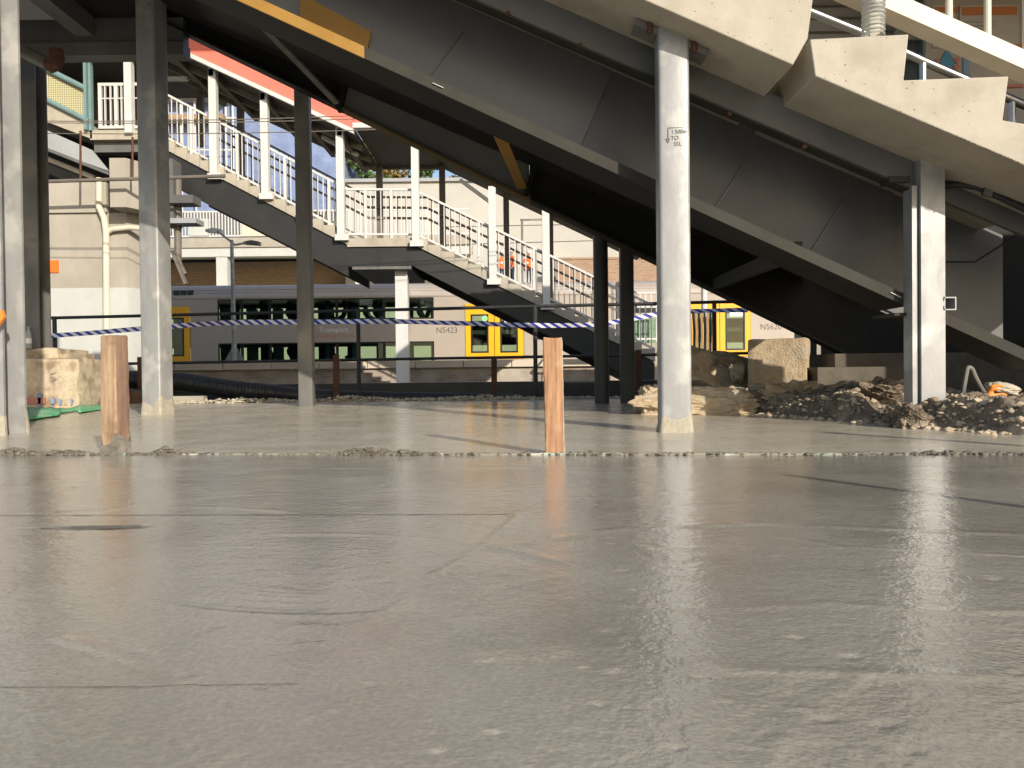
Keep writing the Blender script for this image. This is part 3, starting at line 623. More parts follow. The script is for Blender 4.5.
# ragged mortar along its arris
sp = [];
for i in range(90):
    t = random.random(); px = lerp(925, 1020, t); v = P(px, lerp(123, 163, t), DF-.002); sp.append((v, random.uniform(.002, .005)))
o = crumbs('arris_crumbs', sp, M['crumb'], None, 8); setparent(o, st)
# bracket bolting the column to the soffit
br = G_
v = P(672, 32, 3.8); mb = MB()
for sgn, px, py in ((-1, 649, 22), (1, 693, 45)):
    w_ = P(px, py, 3.82); mk('bracket_plate', MB().bar((w_.x-.07, 3.86, sof(w_.x-.07)-.022), (w_.x+.07, 3.86, sof(w_.x+.07)-.022), .12, .03, (0, 0, 1)), M['galv_dark'], br)
    mk('bolt', MB().tube([(w_.x, 3.80, sof(w_.x)-.05), (w_.x, 3.80, sof(w_.x)+.0)], .016, 6), M['rust'], br)

# landing at the head of the stair
ln = thing('stair_landing', 'dark steel landing deck overhead at upper left', 'landing', (-5.5, 6, 3.3))
zb_ = P(110, 55, 7).z; zt_ = P(110, 42, 7).z
mk('edge_beam', MB().box(-9, c0.x-.02, 7.0, 7.16, zb_, zt_).box(-9, c0.x-.03, 7.03, 7.15, zt_, 3.56), M['charcoal'], ln)
mk('edge_beam', MB().box(-9, XL, 4.0, 4.16, 3.3, 3.75), M['charcoal'], ln)
mk('soffit', MB().box(-9, KX+.05, 3.7, 7.16, 3.56, 3.8), M['rear_paint'], ln)
for x in (-7.8, -6.4, -5.0, -3.9):
    mk('joist', MB().box(x, x+.16, 4.17, 6.99, 3.38, 3.555), M['charcoal2'], ln)
mk('soffit_panel', MB().box(-5.7, -3.75, 5.2, 6.9, 3.49, 3.53), M['panel_grey'], ln)
dp = thing('drain_pipe', 'rusty elbowed drain pipe poking out beside the dark column under the landing', 'pipe', P(40, 62, 6.6))
mk('pipe', MB().tube([P(20, 50, 6.7), P(40, 60, 6.6), P(50, 65, 6.5)], .055, 12), M['galv_dark'], dp)
mk('elbow', MB().tube([P(49, 66, 6.5), P(55, 64, 6.49), P(57, 58, 6.5), P(56, 50, 6.5)], .06, 12), M['rust'], dp)

# footing of the stair at far right, and the beam it lands on
ft = thing('footing_beam', 'long shaded concrete footing beam at the foot of the stair', 'footing', (4.5, 6.4, -.2))
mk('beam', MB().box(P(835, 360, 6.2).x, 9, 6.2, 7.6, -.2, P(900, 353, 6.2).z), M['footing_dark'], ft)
mk('podium_wall', MB().box(3.05, 9, 7.3, 7.6, -.42, 2.3), M['rear_paint'], ft)  # dark infill, its near-black colour stands in for shade
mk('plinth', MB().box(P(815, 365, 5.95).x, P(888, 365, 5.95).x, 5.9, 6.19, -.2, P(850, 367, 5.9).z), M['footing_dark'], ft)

# timber stakes
def rough_timber(sec, p, h, rz, tilt, seed, amp=.0016):
    pts = []
    for i in range(len(sec)):
        x0, y0 = sec[i]; x1, y1 = sec[(i+1) % len(sec)]; k = 6
        pts += [(lerp(x0, x1, j/k), lerp(y0, y1, j/k)) for j in range(k)]
    n = len(pts); rows = 60; c, sn = math.cos(rz), math.sin(rz); vs = []
    for r_ in range(rows+1):
        z = h*r_/rows; nz = amp*fbm(np.arange(n)*1.7+seed, np.full(n, z*9.0), 1, 3, seed) + .6*amp*vnoise(np.arange(n)*3.1, np.full(n, z*60.0), seed+4)
        if r_ == rows: zz = z + .003*vnoise(np.arange(n)*.45, np.full(n, 1.5), seed+9)
        else: zz = np.full(n, z)
        for i, (x, y) in enumerate(pts):
            l = math.hypot(x, y); e = 1 + nz[i]/l - (.05 if r_ == rows else 0) - (.05 if i % 6 == 0 else 0); X, Y = x*e, y*e
            vs.append((p.x+X*c-Y*sn+z*tilt, p.y+X*sn+Y*c, p.z+zz[i]))
    mb = MB().add(vs, [(a*n+i, a*n+(i+1) % n, (a+1)*n+(i+1) % n, (a+1)*n+i) for a in range(rows) for i in range(n)]+[tuple(range(rows*n, rows*n+n))])
    return mb
def two_tone(o, m2):
    o.data.materials.append(m2)
    for p in o.data.polygons:
        if len(p.vertices) == 4 and 6 <= p.index % 24 < 12: p.material_index = 1
def stake(label, px0, px1, pyt, pyb, D, m, rz, tilt, d):
    p = P((px0+px1)/2, pyb, D); p.z = -.12; wd = (px1-px0)*D/F; ztop = P(px0, pyt, D).z
    sec = [(-wd/2, -d/2), (wd/2, -d/2), (wd/2, d/2), (-wd/2, d/2)]
    mb = MB().section(sec, p, ztop-p.z, rz); n = len(mb.v)
    mb.v = [(v[0]+(v[2]-p.z)*tilt, v[1], v[2]) for v in mb.v]
    t = thing('timber_stake', label, 'stake', p, 'timber stakes along the joint')
    return t, rough_timber(sec, p, ztop-p.z, rz, tilt, int(px0)), p
t, mb, p = stake('reddish sawn timber stake, right one of the two in the joint', 546, 565, 338, 452, 2.84, None, R(-4), -.012, .038); two_tone(mk('peg', mb, M['wood'], t), M['crumb_light'])  # pale side face: the light on it is put into the colour
t, mb, p = stake('brown timber stake with mud at its foot, left one of the two in the joint', 109, 125, 336, 455, 2.93, None, R(0), 0, .04)
mb = rough_timber([(-.047, -.022), (.016, -.026), (.047, .012), (-.03, .03)], p, P(105, 336, 2.93).z-p.z, 0, .0, 77); two_tone(mk('peg', mb, M['wood_tan'], t), M['wood_dark'])
mk('mud_splash', collar([(-.0475, -.0225), (.0165, -.0265), (.0475, .0125), (-.0305, .0305)], (p.x, p.y, -.004), .075, 0, 31, 1.03), M['crumb'], t)

# footing block under the left dark column
fb = thing('footing_block', 'rough stepped concrete footing block with spray paint marks at left', 'footing', (P(50, 400, 6.6).x, 6.6, -.1))
x0, x1 = P(-10, 380, 7.35).x, P(78, 380, 7.35).x; zt = P(60, 358, 7.35).z
def roughbox(x0, x1, y0, y1, z0, z1, seed, amp=.012, n=14):
    bm = bmesh.new(); bmesh.ops.create_cube(bm, size=1); bmesh.ops.subdivide_edges(bm, edges=bm.edges, cuts=n, use_grid_fill=True)
    co = np.array([v.co[:] for v in bm.verts]); c = co*np.array([[x1-x0, y1-y0, z1-z0]]) + np.array([[(x0+x1)/2, (y0+y1)/2, (z0+z1)/2]])
    q = np.abs(co) > .499; corner = (q.sum(1) >= 2)
    for k in range(3):
        c[:, k] += amp*fbm(c[:, (k+1) % 3]*1.0+seed, c[:, (k+2) % 3]+c[:, k]*.7, 6, 4, seed+k) - np.sign(co[:, k])*corner*q[:, k]*amp*.7
    for v, d in zip(bm.verts, c): v.co = d
    me = bpy.data.meshes.new('block'); bm.to_mesh(me); bm.free(); me.polygons.foreach_set('use_smooth', [True]*len(me.polygons)); me.set_sharp_from_angle(angle=R(40)); return me
mk('block', roughbox(x0, x1, 7.35, 8.1, -.15, zt, 3), M['conc_rough'], fb)
mk('step', roughbox(x0-.1, P(58, 350, 7.45).x, 7.45, 8.0, zt-.03, P(60, 348, 7.45).z, 5, .008), M['conc_rough'], fb)
mk('step', roughbox(P(55, 350, 7.5).x, P(67, 350, 7.5).x, 7.48, 8.0, zt-.03, P(60, 353, 7.5).z, 7, .006), M['conc_rough'], fb)
for px0, px1, py0, py1, m in ((24, 45, 397, 404, 'red_spray'), (37, 41, 393, 407, 'blue_spray'), (50, 54, 398, 404, 'blue_spray'), (58, 61, 399, 405, 'blue_spray'), (70, 72, 399, 405, 'blue_spray')):
    a, b = P(px0, py0, 7.32), P(px1, py1, 7.32)
    mk('spray_mark', MB().prism([(a.x, 7.325, a.z), (b.x, 7.325, a.z-.01), (b.x-.008, 7.325, b.z), (a.x+.006, 7.325, b.z+.004)], (0, .02, 0)), M[m], fb)
text('lettering', '1,4', M['marker'], fb, (P(49, 372, 7.32).x, 7.333, P(49, 372, 7.32).z), .08, (R(90), R(80), 0))
# green plastic sheet along the slab edge at left
mb = MB(); pts = []
n = 40
for i in range(n+1):
    t = i/n; px = lerp(22, 104, t); up = 407.5 if px < 78 else 403.6; lo = lerp(419.5, 408.5, t) - (2 if .45 < t < .7 else 0)
    a = G(px, up, .03); b = G(px, lo, .016)
    pts += [a+Vector((0, 0, .010*vnoise(np.array([t*17]), np.array([.3]))[0])), (a+b)/2+Vector((0, 0, .015+.014*vnoise(np.array([t*23]), np.array([1.3]))[0])), b+Vector((0, 0, -.003))]
mb.add(pts, [(i*3+k, i*3+k+1, i*3+3+k+1, i*3+3+k) for i in range(n) for k in (0, 1)])
o = one('plastic_sheet', mb, M['green'], 'crumpled green plastic sheet at the slab edge below the footing block', 'sheet')
so = o.modifiers.new('thickness', 'SOLIDIFY'); so.thickness = .003

# orange corner marker at the left frame edge
q = P(0, 318, 3.95); one('flag_tag', MB().prism([(q.x-.06, q.y, q.z+.035), (q.x+.01, q.y, q.z+.04), (q.x+.02, q.y, q.z+.005), (q.x-.02, q.y, q.z-.05), (q.x-.06, q.y, q.z-.05)], (0, .02, 0)), M['glove'], 'orange tag on the column at the left edge of the picture', 'tag')
# water bottle on the footing
q = P(28.5, 338, 7.52); q.z = P(60, 348, 7.45).z + .0; wb = thing('water_bottle', 'small clear plastic bottle with blue cap beside the dark column', 'bottle', q)
prof = [(.0, .0), (.026, .0), (.029, .01), (.029, .12), (.026, .15), (.012, .185), (.012, .2)]
def lathe(prof, c, n=14):
    mb = MB(); vs = [(c.x+r*math.cos(2*math.pi*k/n), c.y+r*math.sin(2*math.pi*k/n), c.z+z) for r, z in prof for k in range(n)]
    return mb.add(vs, [(i*n+k, i*n+(k+1) % n, (i+1)*n+(k+1) % n, (i+1)*n+k) for i in range(len(prof)-1) for k in range(n)])
mk('body', lathe(prof, q), M['clear_plastic'], wb); mk('label', lathe([(.0295, .05), (.0295, .10)], q), M['lettering_white'], wb)
mk('cap', lathe([(.0, .215), (.014, .215), (.014, .197), (.0, .197)], q), M['blue_spray'], wb)

# ================================================================== RUBBLE AND DEBRIS
def rock(label, px, py, D, sx, sy, sz, seed, m, rough=.25, rot=(0, 0, 0), box=.6, name='rubble_chunk', sub=4, dz=0):
    p = P(px, py, D); me = rock_mesh(name, sx, sy, sz, seed, rough, sub, box); o = mk(name, me, M[m], None, (p.x, p.y, p.z+dz)); o.rotation_euler = rot
    return tag(o, label, 'rubble', 'broken concrete beside the pour', 'thing')
bp_ = P(777, 380, 6.05); hw_ = .5*(P(806, 380, 6.05).x-P(747, 380, 6.05).x)*.95; bh_ = P(778, 338, 6.05).z
blk = mk('concrete_block', roughbox(-hw_, hw_, 0, .42, -.05, bh_, 21, .008, 18), M['orange_conc'], None, (bp_.x, 6.05, 0)); blk.rotation_euler = (0, 0, R(-24))
tag(blk, 'square sandy concrete block standing on the rubble ridge', 'block', None, 'thing')
rock('long sandy rubble ridge lying along the pour behind the bright column', 696, 402, 5.44, .42, .13, .12, 5, 'orange_conc', .3, (0, 0, R(-6)), .75, sub=5)
rock('pale lumpy rubble end left of the bright column', 651, 402, 5.5, .11, .11, .115, 15, 'conc_rough', .42, (0, 0, .3), .5, sub=5)
rock('sandy rubble ridge in front of the square block', 800, 400, 5.5, .27, .15, .12, 25, 'orange_conc', .34, (0, 0, R(-4)), .7, sub=5)
rock('sandy lump of rubble between block and channel column', 850, 397, 5.3, .17, .13, .10, 27, 'orange_conc', .3, (0, 0, .2), .5, sub=5)
rock('dark sloping slab of broken concrete behind the bright column', 700, 368, 6.6, .36, .22, .17, 35, 'conc_rough', .18, (0, R(14), R(10)), .8)
rock('dark clod heaped in front of the channel column', 880, 398, 4.7, .21, .2, .10, 37, 'dirt', .4, (0, 0, .4), .3, sub=5)
rock('dark clod by the slab edge under the orange glove', 965, 410, 4.45, .2, .14, .05, 39, 'dirt', .45, (0, 0, .1), .3, sub=5)
rock('brown clod at the right edge of the picture', 1015, 410, 4.5, .13, .12, .06, 41, 'dirt', .4, (0, 0, .9), .3, sub=5)
rock('low brown clod at the foot of the channel column, glove side', 948, 417, 3.98, .10, .08, .055, 61, 'dirt', .4, (0, 0, .4), .3, sub=5)
rock('low brown clod at the foot of the channel column, rubble side', 905, 417, 3.96, .11, .08, .06, 63, 'dirt', .4, (0, 0, 1.4), .3, sub=5)
rock('flat clod right in front of the channel column', 926, 420, 3.90, .10, .06, .045, 65, 'dirt', .4, (0, 0, .1), .3, sub=5)
rock('small grey stone beside the square block', 738, 374, 6.3, .06, .07, .09, 43, 'conc_rough', .35, (0, 0, .9), .4)
sp = []
for i in range(1500):
    px = random.uniform(640, 1030); py = lerp(413, 436, max(0, (px-742)/298)); v = G(px, py, .0); v.y += abs(random.gauss(0, .35)); v.x += random.gauss(0, .05)
    t = min(1, max(0, (431-py)/30)); sp.append((Vector((v.x, v.y, max(0, bankz(v.x, v.y)))), .003+.017*random.random()**3))
crumbs('gravel', sp, M['conc_rough'], 'loose gravel and clods on the dirt bank', 6)
def smooth_(pts, n=8):
    out = []
    for i in range(len(pts)-1):
        p0, p1, p2, p3 = pts[max(i-1, 0)], pts[i], pts[i+1], pts[min(i+2, len(pts)-1)]
        for k in range(n):
            t = k/n; out.append(.5*((2*p1)+(p2-p0)*t+(2*p0-5*p1+4*p2-p3)*t*t+(3*p1-p0-3*p2+p3)*t**3))
    return out+[pts[-1]]
# orange glove
gp = P(990, 395, 4.16); gl = thing('rubber_glove', 'bright orange rubber glove dropped on the dirt by the channel column', 'glove', gp)
def skin_mesh(name, nodes, edges, sub=1):
    bm = bmesh.new(); ly = bm.verts.layers.skin.verify(); vs = []
    for i, (c, r) in enumerate(nodes):
        v = bm.verts.new(c); r = r if isinstance(r, tuple) else (r, r); v[ly].radius = r; v[ly].use_root = (i == 0); vs.append(v)
    for a, b in edges: bm.edges.new((vs[a], vs[b]))
    me = bpy.data.meshes.new(name); bm.to_mesh(me); bm.free()
    o = bpy.data.objects.new('tmp', me); C.objects.link(o); o.modifiers.new('s', 'SKIN').use_smooth_shade = True
    s = o.modifiers.new('b', 'SUBSURF'); s.levels = s.render_levels = sub
    dg = bpy.context.evaluated_depsgraph_get(); out = bpy.data.meshes.new_from_object(o.evaluated_get(dg)); bpy.data.objects.remove(o)
    out.name = name; out.polygons.foreach_set('use_smooth', [True]*len(out.polygons)); return out
k = .0052
nd = [((0, 0, 0), .018), ((-.035, -.01, -.03), .020), ((-.06, -.02, -.055), .012), ((.0, 0, .03), .016), ((.02, 0, .05), .009), ((.055, .01, .05), .008), ((.08, .01, .045), .007),
      ((.03, -.01, .0), .009), ((.065, -.01, .005), .008), ((.09, 0, -.005), .007), ((.03, -.02, -.02), .008), ((.05, -.02, -.03), .007), ((-.07, -.02, -.075), .008), ((-.045, -.03, -.075), .007), ((.01, -.02, .035), .008), ((.04, -.015, .028), .007)]
me = skin_mesh('glove_body', nd, [(0, 1), (1, 2), (0, 3), (3, 4), (4, 5), (5, 6), (0, 7), (7, 8), (8, 9), (0, 10), (10, 11), (2, 12), (1, 13), (3, 14), (14, 15)])
mk('palm_and_fingers', me, M['glove'], gl, gp)
bgp = P(1000, 388, 4.5); me = rock_mesh('cement_bag', .10, .07, .032, 51, .2, 4, .3); o = mk('cement_bag', me, M['bag'], None, bgp); o.rotation_euler = (.1, .12, .2); tag(o, 'crumpled pale paper bag lying behind the orange glove', 'bag', None, 'thing')
one('bent_hose', MB().tube(smooth_([P(962, 398, 4.95), P(966, 375, 4.95), P(968, 368, 4.95), P(972, 369, 4.95), P(976, 378, 4.95), P(984, 392, 4.95), P(992, 398, 4.9)]), .014, 8), M['galv_dark'], 'short looped grey hose end sticking out of the dirt behind the glove', 'hose')
# cables and lag under the girder at right
one('conduit', MB().tube([P(940, 186, 4.1), P(958, 184, 4.05), P(978, 187, 4.02), P(1000, 197, 4.0), P(1040, 216, 3.98)], .018, 8), M['rubber'], 'sagging black conduit under the stair soffit at right', 'conduit')
one('conduit_clip', MB().bar(P(986, 196, 3.99), P(989, 186, 3.99), .022, .045), M['steel_bright'], 'small metal clip holding the sagging black conduit', 'clip')
one('soffit_plate', MB().prism([P(938, 196, 4.12), P(1000, 221, 4.12), P(1024, 210, 4.12), P(1024, 178, 4.12), P(940, 172, 4.12)], (0, .02, 0)), M['charcoal_flange'], 'brown steel plate bolted under the soffit right of the channel column', 'plate')
one('cable', MB().tube([P(940, 262, 4.38), P(975, 262, 4.36), P(1000, 246, 4.34), P(1040, 218, 4.3)], .006, 6), M['rubber'], 'thin black cable slung below the girder at right', 'cable')

# corrugated hose behind the slab
hs = thing('drain_hose', 'thick black corrugated drain hose lying behind the pour', 'hose', P(200, 395, 9.0))
pts = [P(60, 383, 9.4), P(110, 380, 9.3), P(175, 381, 9.2), P(205, 385, 9.1), P(240, 390, 9.0), P(275, 393, 9.0), P(310, 396, 9.0), P(400, 398, 9.0), P(520, 399, 9.0)]
def smooth(pts, n=8):
    out = []
    for i in range(len(pts)-1):
        p0, p1, p2, p3 = pts[max(i-1, 0)], pts[i], pts[i+1], pts[min(i+2, len(pts)-1)]
        for k in range(n):
            t = k/n; out.append(.5*((2*p1)+(p2-p0)*t+(2*p0-5*p1+4*p2-p3)*t*t+(3*p1-p0-3*p2+p3)*t**3))
    return out+[pts[-1]]
sp_ = smooth(pts, 36)
rr = [(.105 if i < 40*4 else .105-.00035*(i-160))*(1+.035*math.sin(i*1.9)) for i in range(len(sp_))]
mk('hose', MB().tube(sp_, rr, 14), M['rubber'], hs)
one('timber_sleeper', MB().bar(P(84, 388, 8.7), P(180, 404, 8.6), .2, .14), M['wood_dark'], 'dark timber sleeper lying under the drain hose', 'sleeper')
one('drain_trough', MB().box(P(82, 372, 10.2).x, P(150, 372, 10.2).x, 10.1, 10.5, -.42, P(110, 371, 10.2).z), M['black_steel'], 'black trough behind the footing block and left stake', 'trough')
one('cable_duct', MB().box(P(60, 400, 10.4).x, P(660, 400, 10.4).x, 10.4, 10.8, -.42, P(400, 383, 10.4).z), M['black_steel'], 'low dark cable duct running behind the black pipe fence', 'duct')
one('white_block', MB().box(P(172, 400, 8.4).x, P(206, 400, 8.4).x, 8.33, 8.44, -.1, P(190, 396, 8.4).z), M['conc_old'], 'pale block end lying at the foot of the two faced column', 'block')

# fence of black pipe
fn = thing('pipe_fence', 'thin black pipe handrail fence between the pour and the tracks', 'fence', (0, 9.8, -.42))
def fD(px): return lerp(10.1, 9.5, (px-40)/680)
r0, r1 = P(30, 318.5, fD(30)), P(760, 301, fD(760)); l0, l1 = P(30, 365.3, fD(30)), P(760, 353, fD(760))
mk('top_rail', MB().tube([r0, r1], .021, 10), M['rail_black'], fn); mk('lower_rail', MB().tube([l0, l1], .019, 10), M['rail_black'], fn)
for px in (56, 173.5, 370, 545, 717):
    t = (px-30)/730; a = lerp(r0, r1, t); mk('post', MB().tube([(a.x, a.y, -.42), a+Vector((0, 0, .02))], .027, 10), M['rail_black'], fn)
for i, (px, y0, y1, lab) in enumerate(((141, 357, 396, 'short rusty peg between left stake and two faced column'), (336, 355, 399, 'short rusty peg beside the slim grey column'), (494, 358, 396, 'short dark peg below the yellow train doors'), (638, 350, 398, 'short rusty peg beside the pair of dark columns'))):
    a, b = P(px, y0, 8.8), P(px, y1, 8.8); one('marker_peg', MB().bar((a.x, a.y, -.42), a, .065, .05, (0, 1, 0)), M['rust'], lab, 'peg', 'rusty pegs behind the pour')
# barrier tape
def ribbon(name, pts, hgt, label):
    pts = smooth(pts, 10); me = bpy.data.meshes.new(name); vs = []; uvs = []; s = 0
    for i, p in enumerate(pts):
        if i: s += (p-pts[i-1]).length
        tw = .35*math.sin(s*2.1)+.2*math.sin(s*5.3)
        off = Vector((0, math.sin(tw)*hgt/2, math.cos(tw)*hgt/2)); vs += [p-off, p+off]; uvs += [(s/.125, 0), (s/.125, 1)]
    fs = [(2*i, 2*i+2, 2*i+3, 2*i+1) for i in range(len(pts)-1)]
    me.from_pydata([tuple(v) for v in vs], [], fs); ul = me.uv_layers.new(name='UVMap')
    for l in me.loops: ul.data[l.index].uv = uvs[l.vertex_index]
    o = mk(name, me, M['tape']); tag(o, label, 'tape', 'barrier tape', 'thing'); sm = o.modifiers.new('t', 'SOLIDIFY'); sm.thickness = .0015; return o
tp = [P(46, 336, 9.9), P(90, 333, 9.9), P(143, 328.5, 9.85), P(190, 325, 9.8), P(235, 322.5, 9.75), P(300, 322, 9.7), P(360, 321.5, 9.6), P(400, 321.5, 9.55)]
ribbon('barrier_tape', tp, .062, 'blue and white striped barrier tape, long run left of the stair column')
ribbon('barrier_tape', [P(400, 321.5, 9.54), P(470, 323.5, 9.5), P(520, 325, 9.45), P(560, 325.5, 9.4), P(600, 324, 9.35), P(625, 320, 9.3), P(655, 314.5, 9.3), P(672, 312, 9.3), P(715, 310.5, 9.3), P(748, 310, 9.3)], .058, 'blue and white striped barrier tape, sagging run past the yellow doors to the rubble')

# ================================================================== TRAIN
TD = 29.0
def TX(px): return P(px, 330, TD).x
def TZ(py): return P(400, py, TD).z
def facade(x0, x1, z0, z1, holes, y, th):
    """wall with rectangular openings, as one sheet with thickness"""
    xs = sorted({x0, x1} | {h[0] for h in holes} | {h[1] for h in holes}); zs = sorted({z0, z1} | {h[2] for h in holes} | {h[3] for h in holes})
    mb = MB()
    for i in range(len(xs)-1):
        run = None
        for j in range(len(zs)-1):
            cx, cz = (xs[i]+xs[i+1])/2, (zs[j]+zs[j+1])/2
            solid = not any(h[0] < cx < h[1] and h[2] < cz < h[3] for h in holes)
            if solid:
                if run is None: run = zs[j]
            if (not solid or j == len(zs)-2) and run is not None:
                mb.box(xs[i], xs[i+1], y, y+th, run, zs[j+1] if solid else zs[j]); run = None
    return mb
zU0, zU1, zL0, zL1 = TZ(319), TZ(297.5), TZ(363), TZ(341.5)
ZF, ZC, ZR = TZ(372), TZ(296), TZ(281.5)
def car(label, px0, px1, wins, doors, num, num_px, logo=None):
    x0, x1 = TX(px0), TX(px1)
    t = thing('train_carriage', label, 'train', ((x0+x1)/2, TD+1.5, -.2), 'double deck train at the platform')
    holes = []
    for a, b in wins: holes += [(TX(a), TX(b), zU0, zU1), (TX(a), TX(b), zL0, zL1)]
    for a, b in doors: holes += [(TX(a), TX(b), TZ(360), TZ(306))]
    body = mk('side_wall', facade(x0, x1, ZF, ZC, holes, TD, .06), M['train_grey'], t)
    # far side has smaller windows
    fh = []
    xx = x0+1.0
    while xx < x1-1.6:
        fh += [(xx, xx+.85, zU0+.1, zU1-.1), (xx, xx+.85, zL0+.05, zL1-.06)]; xx += 1.2
    mk('far_wall', facade(x0, x1, ZF, ZC, fh, TD+2.94, .06), M['interior'], t)
    for h in fh: pass
    mk('floor', MB().box(x0+.05, x1-.05, TD+.07, TD+2.93, ZF, ZF+.08), M['interior'], t)
    mk('deck', MB().box(x0+.05, x1-.05, TD+.07, TD+2.93, TZ(335), TZ(331)), M['interior'], t)
    for xe in (x0, x1-.06): mk('end_wall', MB().box(xe, xe+.06, TD+.07, TD+2.93, ZF, ZC), M['train_grey'], t)
    # roof with curved shoulders
    prof = [(TD, ZC), (TD+.03, ZC+.18), (TD+.12, ZC+.34), (TD+.32, ZC+.46), (TD+.8, ZC+.56), (TD+1.5, ZC+.6), (TD+2.2, ZC+.56), (TD+2.68, ZC+.46), (TD+2.88, ZC+.34), (TD+2.97, ZC+.18), (TD+3, ZC)]
    rf = mk('roof', MB().prism([(x0, y, z) for y, z in prof], (x1-x0, 0, 0)), M['train_roof'], t)
    for dz, yy in ((.19, -.0), (.30, .06)): mk('roof_rib', MB().box(x0+.02, x1-.02, TD+yy+.02, TD+yy+.08, ZC+dz, ZC+dz+.02), M['train_grey'], rf)
    mk('gutter', MB().box(x0, x1, TD-.03, TD-.002, ZC-.02, ZC+.03), M['train_grey'], t)
    # window panes, each with its frame
    for a, b in wins:
        for z0, z1 in ((zU0, zU1), (zL0, zL1)):
            xa, xb = TX(a), TX(b)
            fr = mk('window', facade(xa, xb, z0, z1, [(xa+.05, xb-.05, z0+.05, z1-.05)], TD-.01, .05), M['black'], t)
            mk('pane', MB().box(xa+.05, xb-.05, TD+.012, TD+.02, z0+.05, z1-.05), M['glass'], fr)
    # doors
    for a, b in doors:
        xa, xb, xm = TX(a), TX(b), (TX(a)+TX(b))/2; z0, z1 = TZ(360), TZ(306)
        for d0, d1 in ((xa+.02, xm-.012), (xm+.012, xb-.02)):
            wz0, wz1 = TZ(353), TZ(316); wa, wb = d0+.23, d1-.24
            dr = mk('door', facade(d0, d1, z0, z1, [(wa, wb, wz0, wz1)], TD-.035, .07), M['train_yellow'], t)
            mk('door_window', facade(wa-.03, wb+.03, wz0-.03, wz1+.03, [(wa+.03, wb-.03, wz0+.03, wz1-.03)], TD-.045, .05), M['black'], dr)
            mk('pane', MB().box(wa+.03, wb-.03, TD-.02, TD-.012, wz0+.03, wz1-.03), M['glass'], dr)
        mk('door_header', MB().box(xa, xb, TD-.05, TD-.036, z1-.04, z1+.05), M['train_yellow'], t)
    # seats
    xx = x0+.8
    while xx < x1-1:
        if not any(TX(a)-.3 < xx < TX(b)+.2 for a, b in doors):
            for z in (TZ(331), ZF+.08): mk('seat_row', MB().box(xx, xx+.12, TD+.25, TD+1.25, z+.35, z+.98).box(xx, xx+.5, TD+.25, TD+1.25, z+.3, z+.42), M['seat'], t)
        xx += 1.0
    text('lettering', num, M['lettering_black'], t, (TX(num_px), TD-.006, TZ(333.5)), .31, sx=.95)
    return t
car1 = car('grey double deck carriage numbered N5423 with long dark windows and yellow doors', 90, 616, [(218, 242), (242, 270), (270, 302), (302, 337), (337, 384), (384, 434)], [(132, 190.5), (465, 524)], 'N5423', 436)
car2 = car('grey double deck carriage numbered N5620, mostly hidden by the stairs at right', 622, 1100, [(800, 850), (850, 900), (900, 950), (950, 1000)], [(688, 751)], 'N5620', 760)
text('lettering', 'Transport', M['lettering_white'], car1, (TX(319), TD-.006, TZ(331.3)), .27, sx=1.0)
text('lettering', 'Sydney Trains', M['lettering_orange'], car1, (TX(319), TD-.006, TZ(337)), .24, sx=1.0)
mk('logo_mark', MB().prism([(TX(316.5), TD-.008, TZ(336.5)), (TX(318.2), TD-.008, TZ(336.5)), (TX(317.4), TD-.008, TZ(331.5))], (0, .006, 0)), M['yellow_paint'], car1)
x = TX(504.5); mk('door_sticker', MB().box(x, x+.46, TD-.05, TD-.046, TZ(323.5), TZ(317)), M['lettering_white'], car1)
mk('door_sticker', MB().tube([(TX(485), TD-.05, TZ(319.5)), (TX(485), TD-.046, TZ(319.5))], .11, 16), M['sticker_green'], car1)
mk('door_sticker', MB().box(TX(729.5), TX(742.5), TD-.05, TD-.046, TZ(320), TZ(313)), M['lettering_white'], car2)
ds = mk('destination_display', MB().box(TX(534), TX(571), TD-.02, TD-.002, TZ(341), TZ(322)), M['black'], car1)
M['led'] = pm('amber_led', (.8, .6, .05, 1), None); M['led'].node_tree.nodes['Principled BSDF'].inputs['Emission Color'].default_value = (.9, .65, .05, 1); M['led'].node_tree.nodes['Principled BSDF'].inputs['Emission Strength'].default_value = .6
for r_ in range(2):
    for k in range(4): mk('led_row', MB().box(TX(538+k*3.0), TX(540+k*3.0), TD-.026, TD-.021, TZ(330+r_*4.2), TZ(328.6+r_*4.2)), M['led'], ds)
for k in range(3): mk('roof_vent', MB().box(TX(174+k*7), TX(179.5+k*7), TD-.012, TD+.1, ZC+.13, ZC+.30), M['black'], car1)
for px in (405, 590): mk('panel_joint', MB().box(TX(px), TX(px)+.012, TD-.004, TD-.0008, ZF, ZC-.03), M['train_roof'], car1)
# passengers seated on both decks
nd = [((0, 0, .0), (.15, .12)), ((0, .0, .22), (.15, .11)), ((0, 0, .44), (.19, .11)), ((0, 0, .54), (.07, .07)), ((0, -.02, .62), (.055, .06)), ((0, -.02, .72), (.085, .10)), ((0, -.02, .81), (.075, .09)), ((.2, -.02, .42), .055), ((.25, -.1, .2), .045), ((.18, -.3, .1), .035), ((-.2, -.02, .42), .055), ((-.25, -.1, .2), .045), ((-.18, -.3, .1), .035), ((.1, -.4, -.02), .085), ((-.1, -.4, -.02), .085), ((.1, -.45, -.4), .06), ((-.1, -.45, -.4), .06)]
ed = [(0, 1), (1, 2), (2, 3), (3, 4), (4, 5), (5, 6), (2, 7), (7, 8), (8, 9), (2, 10), (10, 11), (11, 12), (0, 13), (0, 14), (13, 15), (14, 16)]
pme = skin_mesh('person', nd, ed); pme.materials.append(M['cloth_dark'])
udeck, ldeck = TZ(331), ZF+.08
